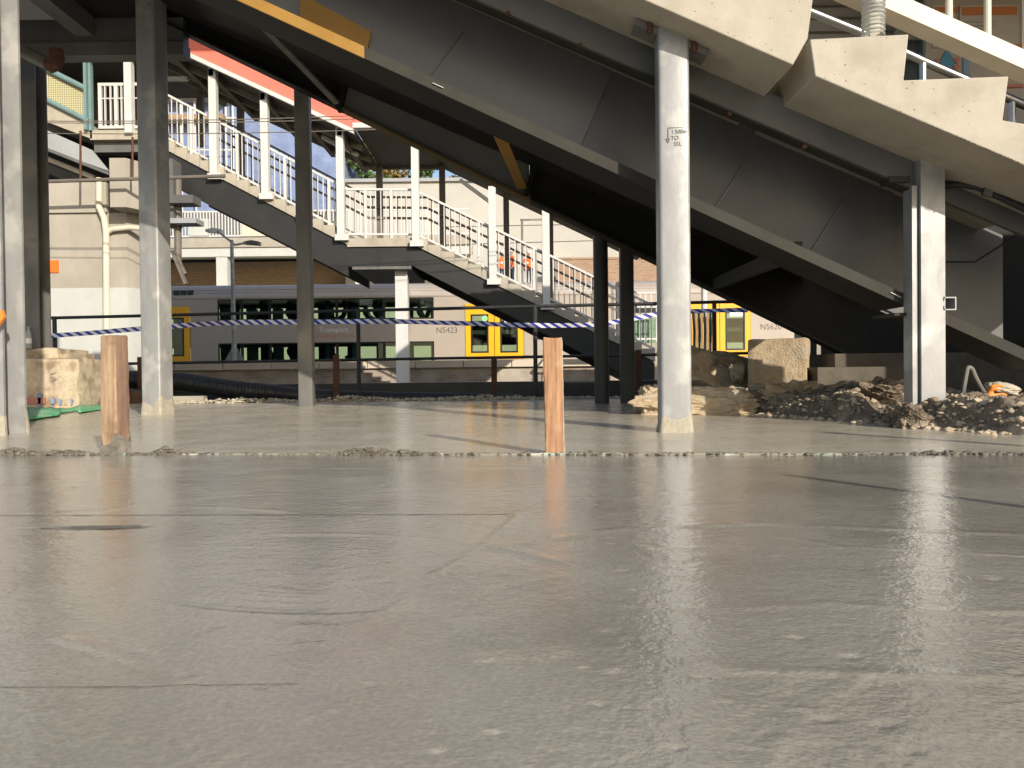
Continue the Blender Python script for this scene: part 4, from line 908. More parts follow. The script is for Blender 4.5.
for px, dk, lab in ((256, 1, 'seated passenger silhouette in the upper window nearest the lamp post'), (283, 1, 'seated passenger silhouette, second from the lamp post on the upper deck'), (323, 1, 'seated passenger silhouette above the word Transport'), (341, 1, 'seated passenger just right of the slim grey column on the upper deck'), (362, 1, 'seated passenger in the middle upper window left of the stair column'), (372, 1, 'passenger leaning beside the fence post on the upper deck'), (417, 1, 'seated passenger right of the white stair column on the upper deck'), (427, 1, 'seated passenger at the end window before the doors'), (261, 0, 'lower deck passenger nearest the lamp post'), (284, 0, 'lower deck passenger, second from the lamp post'), (325, 0, 'lower deck passenger below the word Transport'), (348, 0, 'lower deck passenger left of the fence post')):
    z = udeck+.45 if dk else ldeck+.40
    o = mk('person', pme, None, None, (TX(px), TD+.75, z)); o.rotation_euler = (0, 0, random.choice((-1, 1))*R(80)); tag(o, lab, 'person', 'train passengers', 'thing')

# lamp post on the platform
LD = 25.2; lp = P(234.5, 361, LD); lp.z = PZ-.01
la = thing('lamp_post', 'tall slim grey lamp post with two heads on the platform before the train', 'lamp post', lp)
tz = P(234, 240, LD).z
mk('pole', MB().tube([lp, (lp.x-.03, lp.y, tz)], [.085, .055], 12), M['galv'], la)
mk('base_fins', MB().prism([(lp.x-.36, lp.y, lp.z), (lp.x+.36, lp.y, lp.z), (lp.x+.1, lp.y, lp.z+.5), (lp.x-.1, lp.y, lp.z+.5)], (0, .03, 0)).prism([(lp.x-.015, lp.y-.3, lp.z), (lp.x-.015, lp.y+.3, lp.z), (lp.x-.015, lp.y+.1, lp.z+.5), (lp.x-.015, lp.y-.1, lp.z+.5)], (.03, 0, 0)), M['galv'], la)
mk('base_plinth', MB().box(lp.x-.42, lp.x+.42, lp.y-.35, lp.y+.35, PZ-.012, PZ+.04), M['coping'], la)
for (ax, ay), (bx, by), m in (((234, 244), (218, 231.5), 'white'), ((234, 245), (246, 243), 'galv_dark')):
    mk('arm', MB().tube([P(ax, ay, LD), P(bx, by, LD)], .035, 8), M['galv'], la)
    hx = -1 if bx < 234 else 1; c = P(bx+hx*5, by-.4+.4*hx, LD)
    mk('lamp_head', MB().prism([c+Vector((-.26, 0, -.02)), c+Vector((.24, 0, -.06)), c+Vector((.26, 0, .05)), c+Vector((0, 0, .10)), c+Vector((-.26, 0, .05))], (0, .26, 0)), M[m], la)

# ================================================================== STATION STAIR (white balustrade)
SD, SW = 16.0, 2.6
def SP(px, py): return P(px, py, SD)
ss = thing('station_stair', 'station stair with white balustrade, concrete steps and dark steel stringer', 'stair', SP(500, 360))
# nosing line of each flight: (px,py) ends
U0, U1 = SP(162, 141), SP(347, 238); LN1 = SP(414, 238.5); V1 = SP(655, 355)
def flight(a, b, n, name='step'):
    dx, dz = (b.x-a.x)/n, (b.z-a.z)/n
    me = MB().prism([(0, 0, 0), (dx*1.02, 0, 0), (dx*1.02, 0, dz*1.0), (dx*1.02, 0, dz*2.0), (0, 0, dz*1.0)], (0, SW, 0)).mesh(name); me.materials.append(M['conc'])
    for i in range(n): mk(name, me, None, ss, (a.x+dx*i, SD, a.z+dz*i))
    return dx, dz
flight(U0, U1, 15); flight(LN1, V1, 18)
land = mk('landing_slab', MB().box(U1.x, LN1.x, SD, SD+SW, SP(380, 246.5).z, SP(380, 238).z), M['conc'], ss)
def sx_(a, b, x): return a.z+(b.z-a.z)*(x-a.x)/(b.x-a.x)
for y in (SD+.05, SD+SW-.18):
    sl = (U1.z-U0.z)/(U1.x-U0.x); d0 = -.15; d1 = -.78
    q = [(U0.x, U0.z+d0), (U1.x, U1.z+d0), (U1.x, U1.z-.78+.0), (U0.x, U0.z+d1-.05)]
    mk('stringer', MB().prism([(x, y, z) for x, z in q], (0, .12, 0)), M['stringer'], ss)
    mk('stringer', MB().box(U1.x, LN1.x, y, y+.12, SP(380, 266).z, SP(380, 246.7).z), M['stringer'], ss)
    q = [(LN1.x, SP(380, 246.7).z), (V1.x, V1.z-.16), (V1.x, V1.z-.72), (LN1.x, SP(380, 266).z)]
    mk('stringer', MB().prism([(x, y, z) for x, z in q], (0, .12, 0)), M['stringer'], ss)
    mk('stringer_flange', MB().bar((LN1.x, y+.06, SP(380, 266.4).z), (V1.x, y+.06, V1.z-.73), .2, .02), M['charcoal_flange'] if y < SD+1 else M['stringer'], ss)
# support column of the landing
cp = P(403, 360, SD+.4); mb = MB()
mk('support_column', MB().box(cp.x-.13, cp.x+.13, SD+.28, SD+.52, -.42, SP(400, 268).z), M['white'], ss)
mk('column_head', MB().box(SP(352, 265).x, SP(411, 265).x, SD+.02, SD+SW, SP(380, 269).z, SP(380, 266.2).z), M['galv_dark'], ss)
# balustrades: near white, far in brown-grey that puts its shade into the colour
mbal = MB().box(-.009, .009, -.009, .009, 0, 1).mesh('baluster'); mbal.materials.append(M['white'])
mbal2 = MB().box(-.009, .009, -.009, .009, 0, 1).mesh('baluster'); mbal2.materials.append(M['brown_steel'])
def balustrade(line, y, hb, ht, white=True, step=.114, rails=(), posts=()):
    m = M['white'] if white else M['brown_steel']
    b = mk('balustrade', MB().bar(line[0]+Vector((0, y-line[0].y, ht)), line[1]+Vector((0, y-line[1].y, ht)), .05, .042), m, ss)
    mk('bottom_rail', MB().bar(line[0]+Vector((0, y-line[0].y, hb)), line[1]+Vector((0, y-line[1].y, hb)), .04, .04), m, b)
    for r_ in rails: mk('mid_rail', MB().bar(line[0]+Vector((0, y-line[0].y, r_)), line[1]+Vector((0, y-line[1].y, r_)), .05, .05), m, b)
    L_ = line[1].x-line[0].x; n = int(L_/step)
    for i in range(n+1):
        t = (i+.5)/(n+1); p = lerp(line[0], line[1], t); o = mk('baluster', mbal if white else mbal2, None, b, (p.x, y, p.z+hb)); o.scale = (1, 1, ht-hb)
    for t in posts:
        p = lerp(line[0], line[1], t); mk('newel', MB().box(p.x-.027, p.x+.027, y-.03, y+.03, p.z-.05, p.z+ht+.01), m, b)
balustrade((U0, U1), SD+.10, .13, 1.03, posts=(.15, .40, .66, .9))
balustrade((U1, LN1), SD+.10, .10, 1.03, posts=(.27, .66))
balustrade((LN1, V1), SD+.10, .13, 1.03, posts=(.27, .5, .85))
off = Vector((0, 0, .12))
balustrade((U0+off, U1+off), SD+SW-.1, .25, 1.30, False, .23, (1.05, .8))
balustrade((U1+off, LN1+off), SD+SW-.1, .25, 1.30, False, .23, (1.05, .8))
balustrade((LN1+off, V1+off), SD+SW-.1, .25, 1.30, False, .23, (1.05, .8))
# roof posts
for px, yt, yb in ((213, 66, 176), (264.5, 90, 196), (302, 108, 215), (340, 128, 237), (415, 150, 243), (492, 190, 281), (545.5, 214, 306)):
    a, b = P(px, yt, SD-.02), P(px, yb, SD-.02)
    pp = mk('roof_post', MB().box(a.x-.075, a.x+.075, SD-.1, SD+.05, b.z-.05, a.z+.06), M['white'], ss)
    mk('shoe', MB().box(a.x-.12, a.x+.16, SD-.11, SD+.0, b.z-.08, b.z+.04), M['white'], pp)
for px, yt, yb in ((200, 82, 118), (240, 95, 160), (305, 130, 190), (379, 160, 236), (442, 180, 252), (506, 205, 276), (550, 222, 302), (596, 240, 330)):
    D2 = SD+SW; a, b = P(px, yt-14, D2), P(px, yb+12, D2); mk('far_roof_post', MB().box(a.x-.07, a.x+.07, D2-.07, D2+.07, b.z-.4, a.z), M['brown_steel'], ss)
# roof over the upper flight: fascia, trim, soffit
ra, rb = SP(100, 17.5), SP(355, 136)
rs = (rb.z-ra.z)/(rb.x-ra.x)
def rline(px): x = SP(px, 100).x; return Vector((x, SD-.25, ra.z+rs*(x-ra.x)))
q0, q1 = rline(60), rline(356)
rf = mk('roof', MB().prism([(q0.x, SD-.15, q0.z+.02), (q1.x, SD-.15, q1.z+.02), (q1.x, SD-.15, q1.z+.10), (q0.x, SD-.15, q0.z+.10)], (0, SW+.5, 0)), M['soffit'], ss)
mk('fascia', MB().prism([(q0.x, SD-.28, q0.z+.06), (q1.x, SD-.28, q1.z+.06), (q1.x, SD-.28, q1.z+.50), (q0.x, SD-.28, q0.z+.50)], (0, .05, 0)), M['coral'], rf)
mk('gutter_trim', MB().prism([(q0.x, SD-.33, q0.z-.03), (q1.x, SD-.33, q1.z-.03), (q1.x, SD-.33, q1.z+.058), (q0.x, SD-.33, q0.z+.058)], (0, .1, 0)), M['white'], rf)
for y in (SD+.6, SD+1.5, SD+2.3): mk('purlin', MB().prism([(q0.x, y, q0.z-.12), (q1.x, y, q1.z-.12), (q1.x, y, q1.z+.018), (q0.x, y, q0.z+.018)], (0, .08, 0)), M['brown_steel'], rf)
for px in (175, 213, 264, 302, 340):
    v = rline(px); mk('rafter', MB().box(v.x-.05, v.x+.05, SD-.1, SD+SW+.2, v.z-.16, v.z-.02), M['brown_steel'], rf)
# fluorescent battens under the roof
for (ax, ay), (bx, by) in (((165, 79), (188, 79)), ((322, 137), (358, 155)), ((460, 180), (490, 202))):
    mk('light_batten', MB().bar(P(ax, ay, SD+1.2), P(bx, by, SD+1.2), .12, .07), M['white'], rf)
# landing roof and lower roof
zl = SP(380, 130).z
r2 = mk('landing_roof', MB().box(q1.x+.01, SP(432, 130).x, SD-.2, SD+SW+.4, zl-.02, zl+.1), M['soffit'], ss)
mk('gutter_trim', MB().box(q1.x-.02, SP(432, 130).x, SD-.3, SD-.2, zl-.04, zl+.06), M['white'], r2)
mk('fascia', MB().box(q1.x+.01, SP(432, 130).x, SD-.27, SD-.21, zl+.062, zl+.5), M['coral'], r2)
mk('rear_beam', MB().bar(P(376, 166, SD+SW+.2), P(445, 166, SD+SW+.2), .1, .16), M['brown_steel'], r2)
v0, v1 = SP(432, 131), SP(660, 239)
r3 = mk('lower_roof', MB().prism([(v0.x, SD-.2, v0.z), (v1.x, SD-.2, v1.z), (v1.x, SD-.2, v1.z+.1), (v0.x, SD-.2, v0.z+.1)], (0, SW+.6, 0)), M['soffit'], ss)

# upper-left landing with its own balustrade
ul = thing('upper_landing', 'upper station landing with white balustrade above the concrete pier', 'landing', P(115, 140, SD))
x0, x1 = P(90, 135, SD).x, U0.x
mk('slab', MB().box(x0, x1-.005, SD, SD+SW, P(115, 139.5, SD).z, P(115, 130, SD).z), M['conc'], ul)
mk('edge_beam', MB().box(x0, x1, SD+.15, SD+.4, P(115, 150, SD).z, P(115, 139.8, SD).z), M['charcoal'], ul)
zb2, zt2 = P(115, 126, SD).z, P(115, 83, SD).z
for z in (zb2, zt2): mk('rail', MB().box(P(96, 83, SD).x, x1, SD+.06, SD+.12, z-.03, z+.03), M['white'], ul)
mk('rail', MB().box(P(96, 83, SD).x, x1, SD+.07, SD+.11, P(115, 97, SD).z-.012, P(115, 97, SD).z+.012), M['white'], ul)
for px, w_ in ((98, .07), (114, .07), (103, .022), (108.5, .022), (119.5, .022), (125, .022), (136, .022), (141, .022), (147, .022), (152, .022)):
    x = P(px, 100, SD).x; mk('baluster', MB().box(x-w_/2, x+w_/2, SD+.065, SD+.115, zb2, zt2), M['white'], ul)
x = P(130, 100, SD).x; mk('roof_post', MB().box(x-.075, x+.075, SD-.1, SD+.05, P(130, 134, SD).z, P(130, 30, SD).z), M['white'], ul)
x = P(89.5, 100, SD).x
for dx in (-.035, .03): mk('teal_post', MB().box(x+dx-.026, x+dx+.026, SD-.08+dx, SD+.02+dx, P(90, 131, SD).z, P(90, 30, SD).z), M['teal'], ul)
mk('roof', MB().box(-14, x1+.4, SD-.3, SD+SW+1.0, P(90, 36, SD).z, P(90, 28, SD).z), M['soffit'], ul)
mk('back_wall', MB().box(-14, P(142, 80, SD+SW).x, SD+SW, SD+SW+.2, P(90, 139, SD+SW).z, P(90, 36, SD+SW).z+.5), M['soffit'], ul)
text('lettering', '8-9', M['marker'], ul, (P(111, 78, SD+SW).x, SD+SW-.01, P(111, 78, SD+SW).z), .22)
sf = thing('screened_flight', 'upper stair flight with yellow perforated screen and teal rails at far left', 'stair', P(60, 130, SD))
A0, A1, B0, B1 = P(0, 46, SD), P(88, 90, SD), P(0, 76, SD), P(90, 122, SD)
mk('perforated_screen', MB().prism([A0, A1, B1, B0], (0, .01, 0)), M['perf'], sf)
mk('handrail', MB().tube([A0-Vector((0, .05, 0)), A1-Vector((0, .05, 0))], .06, 10), M['teal'], sf); mk('bottom_rail', MB().tube([B0-Vector((0, .05, 0)), B1-Vector((0, .05, 0))], .055, 10), M['teal'], sf)
mk('side_stringer', MB().prism([P(0, 79, SD), P(92, 125, SD), P(92, 139, SD), P(0, 104, SD)], (0, SW, 0)), M['conc'], sf)
mk('under_panel', MB().prism([P(0, 112, SD-.1), P(42, 128, SD-.1), P(92, 150, SD-.1), P(109, 171, SD-.1), P(42, 147, SD-.1), P(0, 128, SD-.1)], (0, .04, 0)), M['panel_grey'], sf)
mk('under_beam', MB().bar(P(0, 131, SD), P(112, 175, SD), .25, .06), M['charcoal'], sf)
mk('under_pipe', MB().tube([P(0, 140, SD+.2), P(95, 178, SD+.2)], .055, 10), M['conc_old'], sf)

# ================================================================== CONCRETE PIER
PD = 15.2
pr = thing('concrete_pier', 'big lit concrete pier with white painted foot and cream downpipe at left', 'pier', P(95, 350, PD))
xl, xm, xr = P(-30, 300, PD).x, P(128, 300, PD).x, P(140, 300, PD).x
zt, zc, zw = P(90, 183, PD).z, P(90, 213, PD).z, P(90, 288, PD).z
mk('shaft', MB().prism([(xl, PD, 0), (xm, PD, 0), (xr, PD+.4, 0), (xr, PD+.7, 0), (xl, PD+.7, 0)], (0, 0, zc-.002)).prism([(xl, PD, -.42), (xm, PD, -.42), (xr, PD+.4, -.42), (xr, PD+.7, -.42), (xl, PD+.7, -.42)], (0, 0, .42)), M['conc_old'], pr)
mk('white_foot', MB().prism([(xl, PD-.012, -.42), (xm+.004, PD-.012, -.42), (xr+.014, PD+.4, -.42), (xr+.014, PD+.68, -.42), (xl, PD+.68, -.42)], (0, 0, .42+zw)), M['white_wall'], pr)
mk('crosshead', MB().box(xl, P(108, 200, PD).x, PD-.06, PD+.8, zc, zt), M['conc_old'], pr)
hb = P(110, 158, PD-.5)
mk('bearing_block', MB().prism([(P(110, 200, PD-.5).x, PD-.5, zc+.0), (P(126, 200, PD-.5).x, PD-.5, zc+.0), (P(146, 200, PD-.5).x, PD+.2, zc-.0), (P(146, 200, PD-.5).x, PD+.7, zc), (P(110, 200, PD-.5).x, PD+.7, zc)], (0, 0, hb.z-zc)), M['conc_old'], pr)
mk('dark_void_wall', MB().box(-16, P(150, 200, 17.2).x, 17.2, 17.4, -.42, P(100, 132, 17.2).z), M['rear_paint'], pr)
dpts = [P(99, 178, PD-.12), P(99, 207, PD-.12), P(104, 218, PD-.12), P(106, 232, PD-.12), P(106.5, 330, PD-.12), P(106.5, 362, PD-.12)]
dpp = thing('downpipe', 'cream downpipe with a side branch on the concrete pier', 'pipe', P(106, 362, PD-.12))
mk('pipe', MB().tube(dpts, .06, 10), M['pipe_cream'], dpp)
mk('branch', MB().tube([P(107, 232, PD-.1), P(113, 229, PD-.1), P(130, 227.5, PD-.1), P(148, 229, PD-.1)], .05, 10), M['pipe_cream'], dpp)
a, b = P(46, 260.5, PD-.02), P(58.5, 272.5, PD-.02); one('orange_sign', MB().box(a.x, b.x, PD-.03, PD-.004, b.z, a.z), M['orange'], 'small square orange sign fixed to the concrete pier', 'sign')
one('conduit', MB().tube([P(30, 182, PD-.8), P(225, 176, PD-.8)], .035, 8), M['brown_steel'], 'long thin grey conduit slung across the concrete pier', 'conduit')
for px, y0, y1, lab in ((80.5, 131, 180, 'rusty hanger rod carrying the conduit, one nearer the drain column'), (132.5, 137, 177, 'rusty hanger rod in front of the bearing block')):
    one('hanger_rod', MB().tube([P(px, y0, PD-.8), P(px, y1, PD-.8)], .02, 6), M['rust'], lab, 'rod', 'conduit hanger rods')
# overhead wires
for i, (a, b, lab) in enumerate((((20, 121), (660, 96), 'thin overhead wire, topmost of the three across the station stair'), ((20, 122.5), (660, 101), 'thin overhead wire, middle one of the three across the station stair'), ((20, 133), (660, 113), 'thin overhead wire, lowest of the three across the station stair'))):
    one('overhead_wire', MB().tube([lerp(P(a[0], a[1], 12), P(b[0], b[1], 12), t)-Vector((0, 0, .12*4*t*(1-t))) for t in [k/12 for k in range(13)]], .008, 5), M['brown_steel'], lab, 'wire', 'overhead wires')
# signal bracket stuff right of the two-faced column
sg = thing('pipe_bracket', 'bracket arms and brown pipe beside the two faced column', 'bracket', P(178, 290, 15.5))
mk('pipe', MB().tube([P(178, 178, 15.5), P(178, 262, 15.5), P(184, 275, 15.5)], .07, 10), M['brown_steel'], sg)
mk('arm', MB().box(P(165, 198, 15.3).x, P(195, 198, 15.3).x, 15.2, 15.6, P(180, 204, 15.3).z, P(180, 196, 15.3).z), M['charcoal'], sg)
mk('arm', MB().box(P(165, 220, 15.3).x, P(198, 220, 15.3).x, 15.2, 15.6, P(180, 224, 15.3).z, P(180, 219, 15.3).z), M['panel_grey'], sg)
mk('dark_box', MB().box(P(165, 170, 15.4).x, P(175, 170, 15.4).x, 15.3, 15.7, P(170, 226, 15.4).z, P(170, 160, 15.4).z), M['charcoal'], sg)
mk('strut', MB().bar(P(172, 250, 15.4), P(186, 284, 15.4), .08, .06), M['brown_steel'], sg)

# ================================================================== FAR BACKGROUND
FD = 39.0
br_ = thing('footbridge', 'concrete footbridge with white railing beyond the train at left', 'bridge', P(240, 283, FD))
def FZ(py): return P(250, py, FD).z
xa, xb = P(60, 240, FD).x, P(470, 240, FD).x
mk('deck', MB().box(xa, xb, FD, FD+4, FZ(247), FZ(237.5)), M['conc_old'], br_)
mk('beam', MB().box(xa, xb, FD+.1, FD+.6, FZ(256), FZ(247.1)), M['white_wall'], br_)
for px in (150, 220.5, 360): x = P(px, 260, FD).x; mk('pier', MB().box(x-.28, x+.28, FD+.15, FD+.6, EZ, FZ(256.1)), M['white_wall'], br_)
for z0, z1 in ((236, 234.5), (211.5, 210)): mk('rail', MB().box(xa, xb, FD+.1, FD+.16, FZ(z0), FZ(z1)), M['white'], br_)
mb3 = MB().box(-.03, .03, 0, .05, FZ(235), FZ(211)).mesh('baluster'); mb3.materials.append(M['white'])
px = 150
while px < 440:
    mk('baluster', mb3, None, br_, (P(px, 222, FD).x, FD+.105, 0)); px += 3.1
mk('panel', MB().box(P(188, 225, FD).x, P(208, 225, FD).x, FD+.05, FD+.095, FZ(235), FZ(218)), M['white_wall'], br_)
mk('panel', MB().box(P(241, 225, FD).x, P(300, 225, FD).x, FD+.05, FD+.095, FZ(236), FZ(210)), M['cream'], br_)
mk('panel', MB().box(P(176, 225, FD).x, P(186, 225, FD).x, FD+.3, FD+.4, FZ(235), FZ(224)), M['blue_spray'], br_)
mk('back_wall', MB().box(xa, xb, FD+3.6, FD+3.8, FZ(237), FZ(196)), M['charcoal'], br_)
uw = thing('brick_wall', 'sunlit brown brick wall under the footbridge', 'wall', P(240, 283, FD+5)); mk('wall', MB().box(P(60, 270, FD+4.5).x, P(560, 270, FD+4.5).x, FD+4.5, FD+4.9, EZ, P(240, 262, FD+4.5).z), M['brick'], uw)
mk('upper_wall', MB().box(P(60, 270, FD+4.5).x, P(335, 270, FD+4.5).x, FD+4.9, FD+5.2, EZ, P(240, 238, FD+4.5).z), M['soffit'], uw)
# scaffolded building wrapped in blue mesh
BD = 52.0
sb = thing('scaffolded_building', 'building wrapped in blue scaffold mesh behind the station stair', 'building', P(250, 220, BD))
mk('mesh_wrap', MB().box(P(40, 100, BD).x, P(338, 100, BD).x, BD, BD+10, EZ, P(250, 20, BD).z), M['blue_mesh'], sb)
for py in (86, 92, 98, 118, 150, 180): mk('ledger', MB().tube([P(60, py, BD-.6), P(236, py, BD-.6)], .06, 6), M['white'], sb)
for px in (167, 180, 194, 225, 232): a = P(px, 70, BD-.6); mk('standard', MB().tube([(a.x, a.y, EZ), a], .07, 6), M['white'], sb)
mk('scaffold_deck', MB().box(P(60, 98, BD-.8).x, P(225, 98, BD-.8).x, BD-1.2, BD-.2, P(200, 99.5, BD-.8).z, P(200, 96.5, BD-.8).z), M['plaster'], sb)
mk('scaffold_deck', MB().box(P(60, 98, BD-.8).x, P(225, 98, BD-.8).x, BD-1.2, BD-.2, P(200, 121, BD-.8).z, P(200, 116, BD-.8).z), M['wood_tan'], sb)
# trees
def tree(label, px, pyb, D, hgt, wid, m, seed, n=2600):
    rnd = random.Random(seed); b = P(px, pyb, D); b.z = EZ
    t = thing('tree', label, 'tree', b, 'trees beyond the pale building')
    top = b+Vector((0, 0, hgt)); mb = MB().tube([b, lerp(b, top, .4)+Vector((.2, 0, 0)), lerp(b, top, .85)], [.28, .2, .06], 8)
    cl = []
    for k in range(16):
        a = rnd.uniform(0, 6.28); h = rnd.uniform(.45, .98); r = wid*rnd.uniform(.25, .9)*math.sin(min(1, (1.12-h)*1.6)*1.57)
        c = b+Vector((math.cos(a)*r, math.sin(a)*r, hgt*h)); cl.append((c, rnd.uniform(.55, 1.1)*wid*.33)); mb.tube([lerp(b, top, h*.7), c], [.09, .03], 5)
    mk('trunk', mb, M['bark'], t)
    lv = MB()
    for i in range(n):
        c, r = rnd.choice(cl); d = Vector((rnd.gauss(0, 1), rnd.gauss(0, 1), rnd.gauss(0, .8))).normalized()*r*rnd.random()**.4; p = c+d; s = rnd.uniform(.09, .2)
        u = Vector((rnd.gauss(0, 1), rnd.gauss(0, 1), rnd.gauss(0, 1))).normalized(); v = u.cross(Vector((rnd.gauss(0, 1), rnd.gauss(0, 1), rnd.gauss(0, 1)))).normalized()
        lv.add([p-u*s, p+v*s*.6, p+u*s, p-v*s*.6], [(0, 1, 2, 3)])
    me = bpy.data.meshes.new('crown'); me.from_pydata(lv.v, [], lv.f); mk('crown', me, M[m], t)
tree('green tree crown between roof post and scaffold, leftmost of the trees', 362, 200, 56, 13.0, 2.6, 'leaf', 1)
tree('yellowing tree above the pale wall, second tree from the scaffold', 392, 200, 60, 12.6, 2.2, 'leaf2', 2)
tree('dark green tree right of the white roof post above the pale wall', 428, 200, 57, 11.6, 2.4, 'leaf', 3)
tree('orange tinted tree seen just under the girder flange', 448, 200, 62, 12.2, 2.0, 'leaf2', 4)
tree('green tree low under the girder flange, rightmost of the trees', 478, 200, 57, 11.0, 2.2, 'leaf', 5)
# railing on a plinth at the foot of the stair
RD = 19.5
rw = thing('platform_railing', 'white railing on a low plinth between the dark columns and the bright column', 'railing', P(650, 360, RD))
mk('plinth', MB().box(P(632, 350, RD).x, P(686, 350, RD).x, RD, RD+.4, -.42, P(650, 343, RD).z), M['conc'], rw)
for py in (293, 307, 339): mk('rail', MB().bar(P(637, py, RD+.1), P(690, py-.4, RD+.1), .05, .045), M['white'], rw)
for k in range(10): px = 640+k*5.5; mk('baluster', MB().bar(P(px, 342, RD+.1), P(px, 293, RD+.1), .03, .03, (0, 1, 0)), M['white'], rw)
for dz in (0, 1): mk('return_rail', MB().bar(P(637, 293+46*dz, RD+.1), P(630, 288+46*dz, RD+1.2), .05, .045), M['white'], rw)
hb_ = thing('green_hoarding', 'green mesh hoarding panels behind the white platform railing', 'hoarding', P(650, 340, RD+1.5))
mk('panel', MB().box(P(634, 330, RD+1.5).x, P(690, 330, RD+1.5).x, RD+1.5, RD+1.55, -.42, P(650, 318, RD+1.5).z), M['green_panel'], hb_)
mk('dark_base', MB().box(P(634, 330, RD+1.5).x, P(690, 330, RD+1.5).x, RD+1.44, RD+1.49, P(650, 313, RD+1.5).z, P(650, 305, RD+1.5).z), M['black'], hb_)
# folding black and yellow barrier
fo = thing('folding_barrier', 'folded black and yellow expanding barrier before the right yellow door', 'barrier', P(700, 352, 22))
for k in range(9):
    a, b, c = P(689.5+k*2.7, 353, 22), P(691.5+k*2.7, 332, 22+.1*(k % 2)), P(690+k*2.9, 313, 22)
    mk('slat', MB().bar((a.x, a.y, -.42), b, .06, .02, (0, 1, 0)).bar(b, c, .06, .02, (0, 1, 0)), M['black'] if k % 2 else M['yellow_paint'], fo)
a = P(704, 300, 22.3); one('white_pole', MB().tube([(a.x, a.y, -.42), P(704, 284, 22.3)], .085, 10), M['white'], 'short white pole behind the folded black and yellow barrier', 'pole')
# hi-vis workers on the street level behind the train
nd = [((0, 0, .95), (.15, .11)), ((0, 0, 1.15), (.145, .1)), ((0, 0, 1.38), (.19, .11)), ((0, 0, 1.5), (.06, .06)), ((0, -.01, 1.56), (.055, .06)), ((0, -.02, 1.65), (.08, .1)), ((0, -.02, 1.73), (.07, .085)),
      ((.22, 0, 1.38), .06), ((.27, -.02, 1.12), .05), ((.25, -.14, .88), .035), ((.24, -.18, .80), .03), ((-.22, 0, 1.38), .06), ((-.27, .02, 1.12), .05), ((-.25, -.1, .88), .035), ((-.24, -.13, .80), .03),
      ((.1, 0, .9), .1), ((.11, -.02, .5), .075), ((.11, .02, .09), .05), ((.11, -.13, .04), .04), ((-.1, 0, .9), .1), ((-.11, .02, .5), .075), ((-.11, .04, .09), .05), ((-.11, -.11, .04), .04)]
ed = [(0, 1), (1, 2), (2, 3), (3, 4), (4, 5), (5, 6), (2, 7), (7, 8), (8, 9), (9, 10), (2, 11), (11, 12), (12, 13), (13, 14), (0, 15), (15, 16), (16, 17), (17, 18), (0, 19), (19, 20), (20, 21), (21, 22)]
wme = skin_mesh('person', nd, ed)
for m in ('navy', 'hivis', 'skin', 'lettering_white'): wme.materials.append(M[m])
for p in wme.polygons:
    z = p.center.z; r_ = abs(p.center.x); p.material_index = 2 if (z > 1.5 or (r_ > .2 and z < .9 and z > .7)) else (3 if 1.14 < z < 1.2 else (1 if z > .92 else 0))
helm = MB(); hp = [(.105, 1.70), (.11, 1.74), (.10, 1.79), (.06, 1.83), (.0, 1.845)]
helm = lathe(hp, Vector((0, -.02, 0)), 14).mesh('helmet'); helm.materials.append(M['white'])
for px, D, rz, lab in ((502, 39.0, 30, 'worker in orange vest, left one of those behind the stair balustrade'), (512, 38.7, -60, 'worker in orange vest, middle one behind the stair balustrade'), (529, 39.2, 170, 'worker in orange vest, right one behind the stair balustrade')):
    p = P(px, 280, D); o = mk('person', wme, None, None, (p.x, D, EZ)); o.rotation_euler = (0, 0, R(rz)); tag(o, lab, 'person', 'workers in orange vests', 'thing')
    h = mk('helmet', helm, None, o, (p.x, D, EZ)); h.matrix_parent_inverse = Matrix.Identity(4); h.location = (0, 0, 0)
# overhead gantry wires on the pale wall side
gt_ = thing('overhead_gantry', 'thin grey overhead line gantry before the pale wall', 'gantry', P(522, 300, 33.2))
mk('mast', MB().bar((P(522, 300, 33.2).x, 33.2, -.42), P(522, 219, 33.2), .1, .1, (0, 1, 0)), M['galv_dark'], gt_)
mk('boom', MB().bar(P(520, 220, 33.2), P(600, 218, 33.2), .07, .07), M['galv_dark'], gt_)
mk('catenary', MB().tube([P(440, 227, 33.2), P(600, 224, 33.2)], .02, 5), M['galv_dark'], gt_); mk('catenary', MB().tube([P(440, 245, 33.2), P(620, 240, 33.2)], .02, 5), M['galv_dark'], gt_)

# ================================================================== TOP RIGHT: handrails and notice board
DR = 3.97
hr = thing('stair_balustrade', 'cream steel balustrade with sloping square rail above the concrete stair', 'balustrade', P(950, 60, DR))
a, b = P(820, -23, DR), P(1080, 92, DR)
mk('sloping_rail', MB().bar(a, b, .12, .088), M['cream'], hr)
for px in (910.5, 949, 987.5, 1026): p = P(px, 0, DR); mk('baluster', MB().tube([(p.x, DR, lerp(a.z, b.z, (p.x-a.x)/(b.x-a.x))), (p.x, DR, p.z+.5)], .017, 10), M['cream'], hr)
for px in (873, 1060): p = P(px, 60, DR); mk('foot_post', MB().bar((p.x, DR, sof(p.x)+.1), (p.x, DR, lerp(a.z, b.z, (p.x-a.x)/(b.x-a.x))), .05, .05, (0, 1, 0)), M['cream'], hr)
sr = thing('steel_handrail', 'round stainless handrail on short posts behind the cream balustrade', 'handrail', P(925, 80, 5.2))
mk('rail', MB().tube([P(806, 10, 5.2), P(860, 32, 5.2), P(925, 62, 5.2), P(1040, 112, 5.2)], .028, 12), M['steel_bright'], sr)
p = P(923, 62, 5.2); mk('post', MB().tube([p, p-Vector((0, 0, .5))], .022, 10), M['steel_bright'], sr)
p = P(1012, 100, 5.2); mk('post', MB().tube([p, p-Vector((0, 0, .6))], .022, 10), M['steel_bright'], sr)
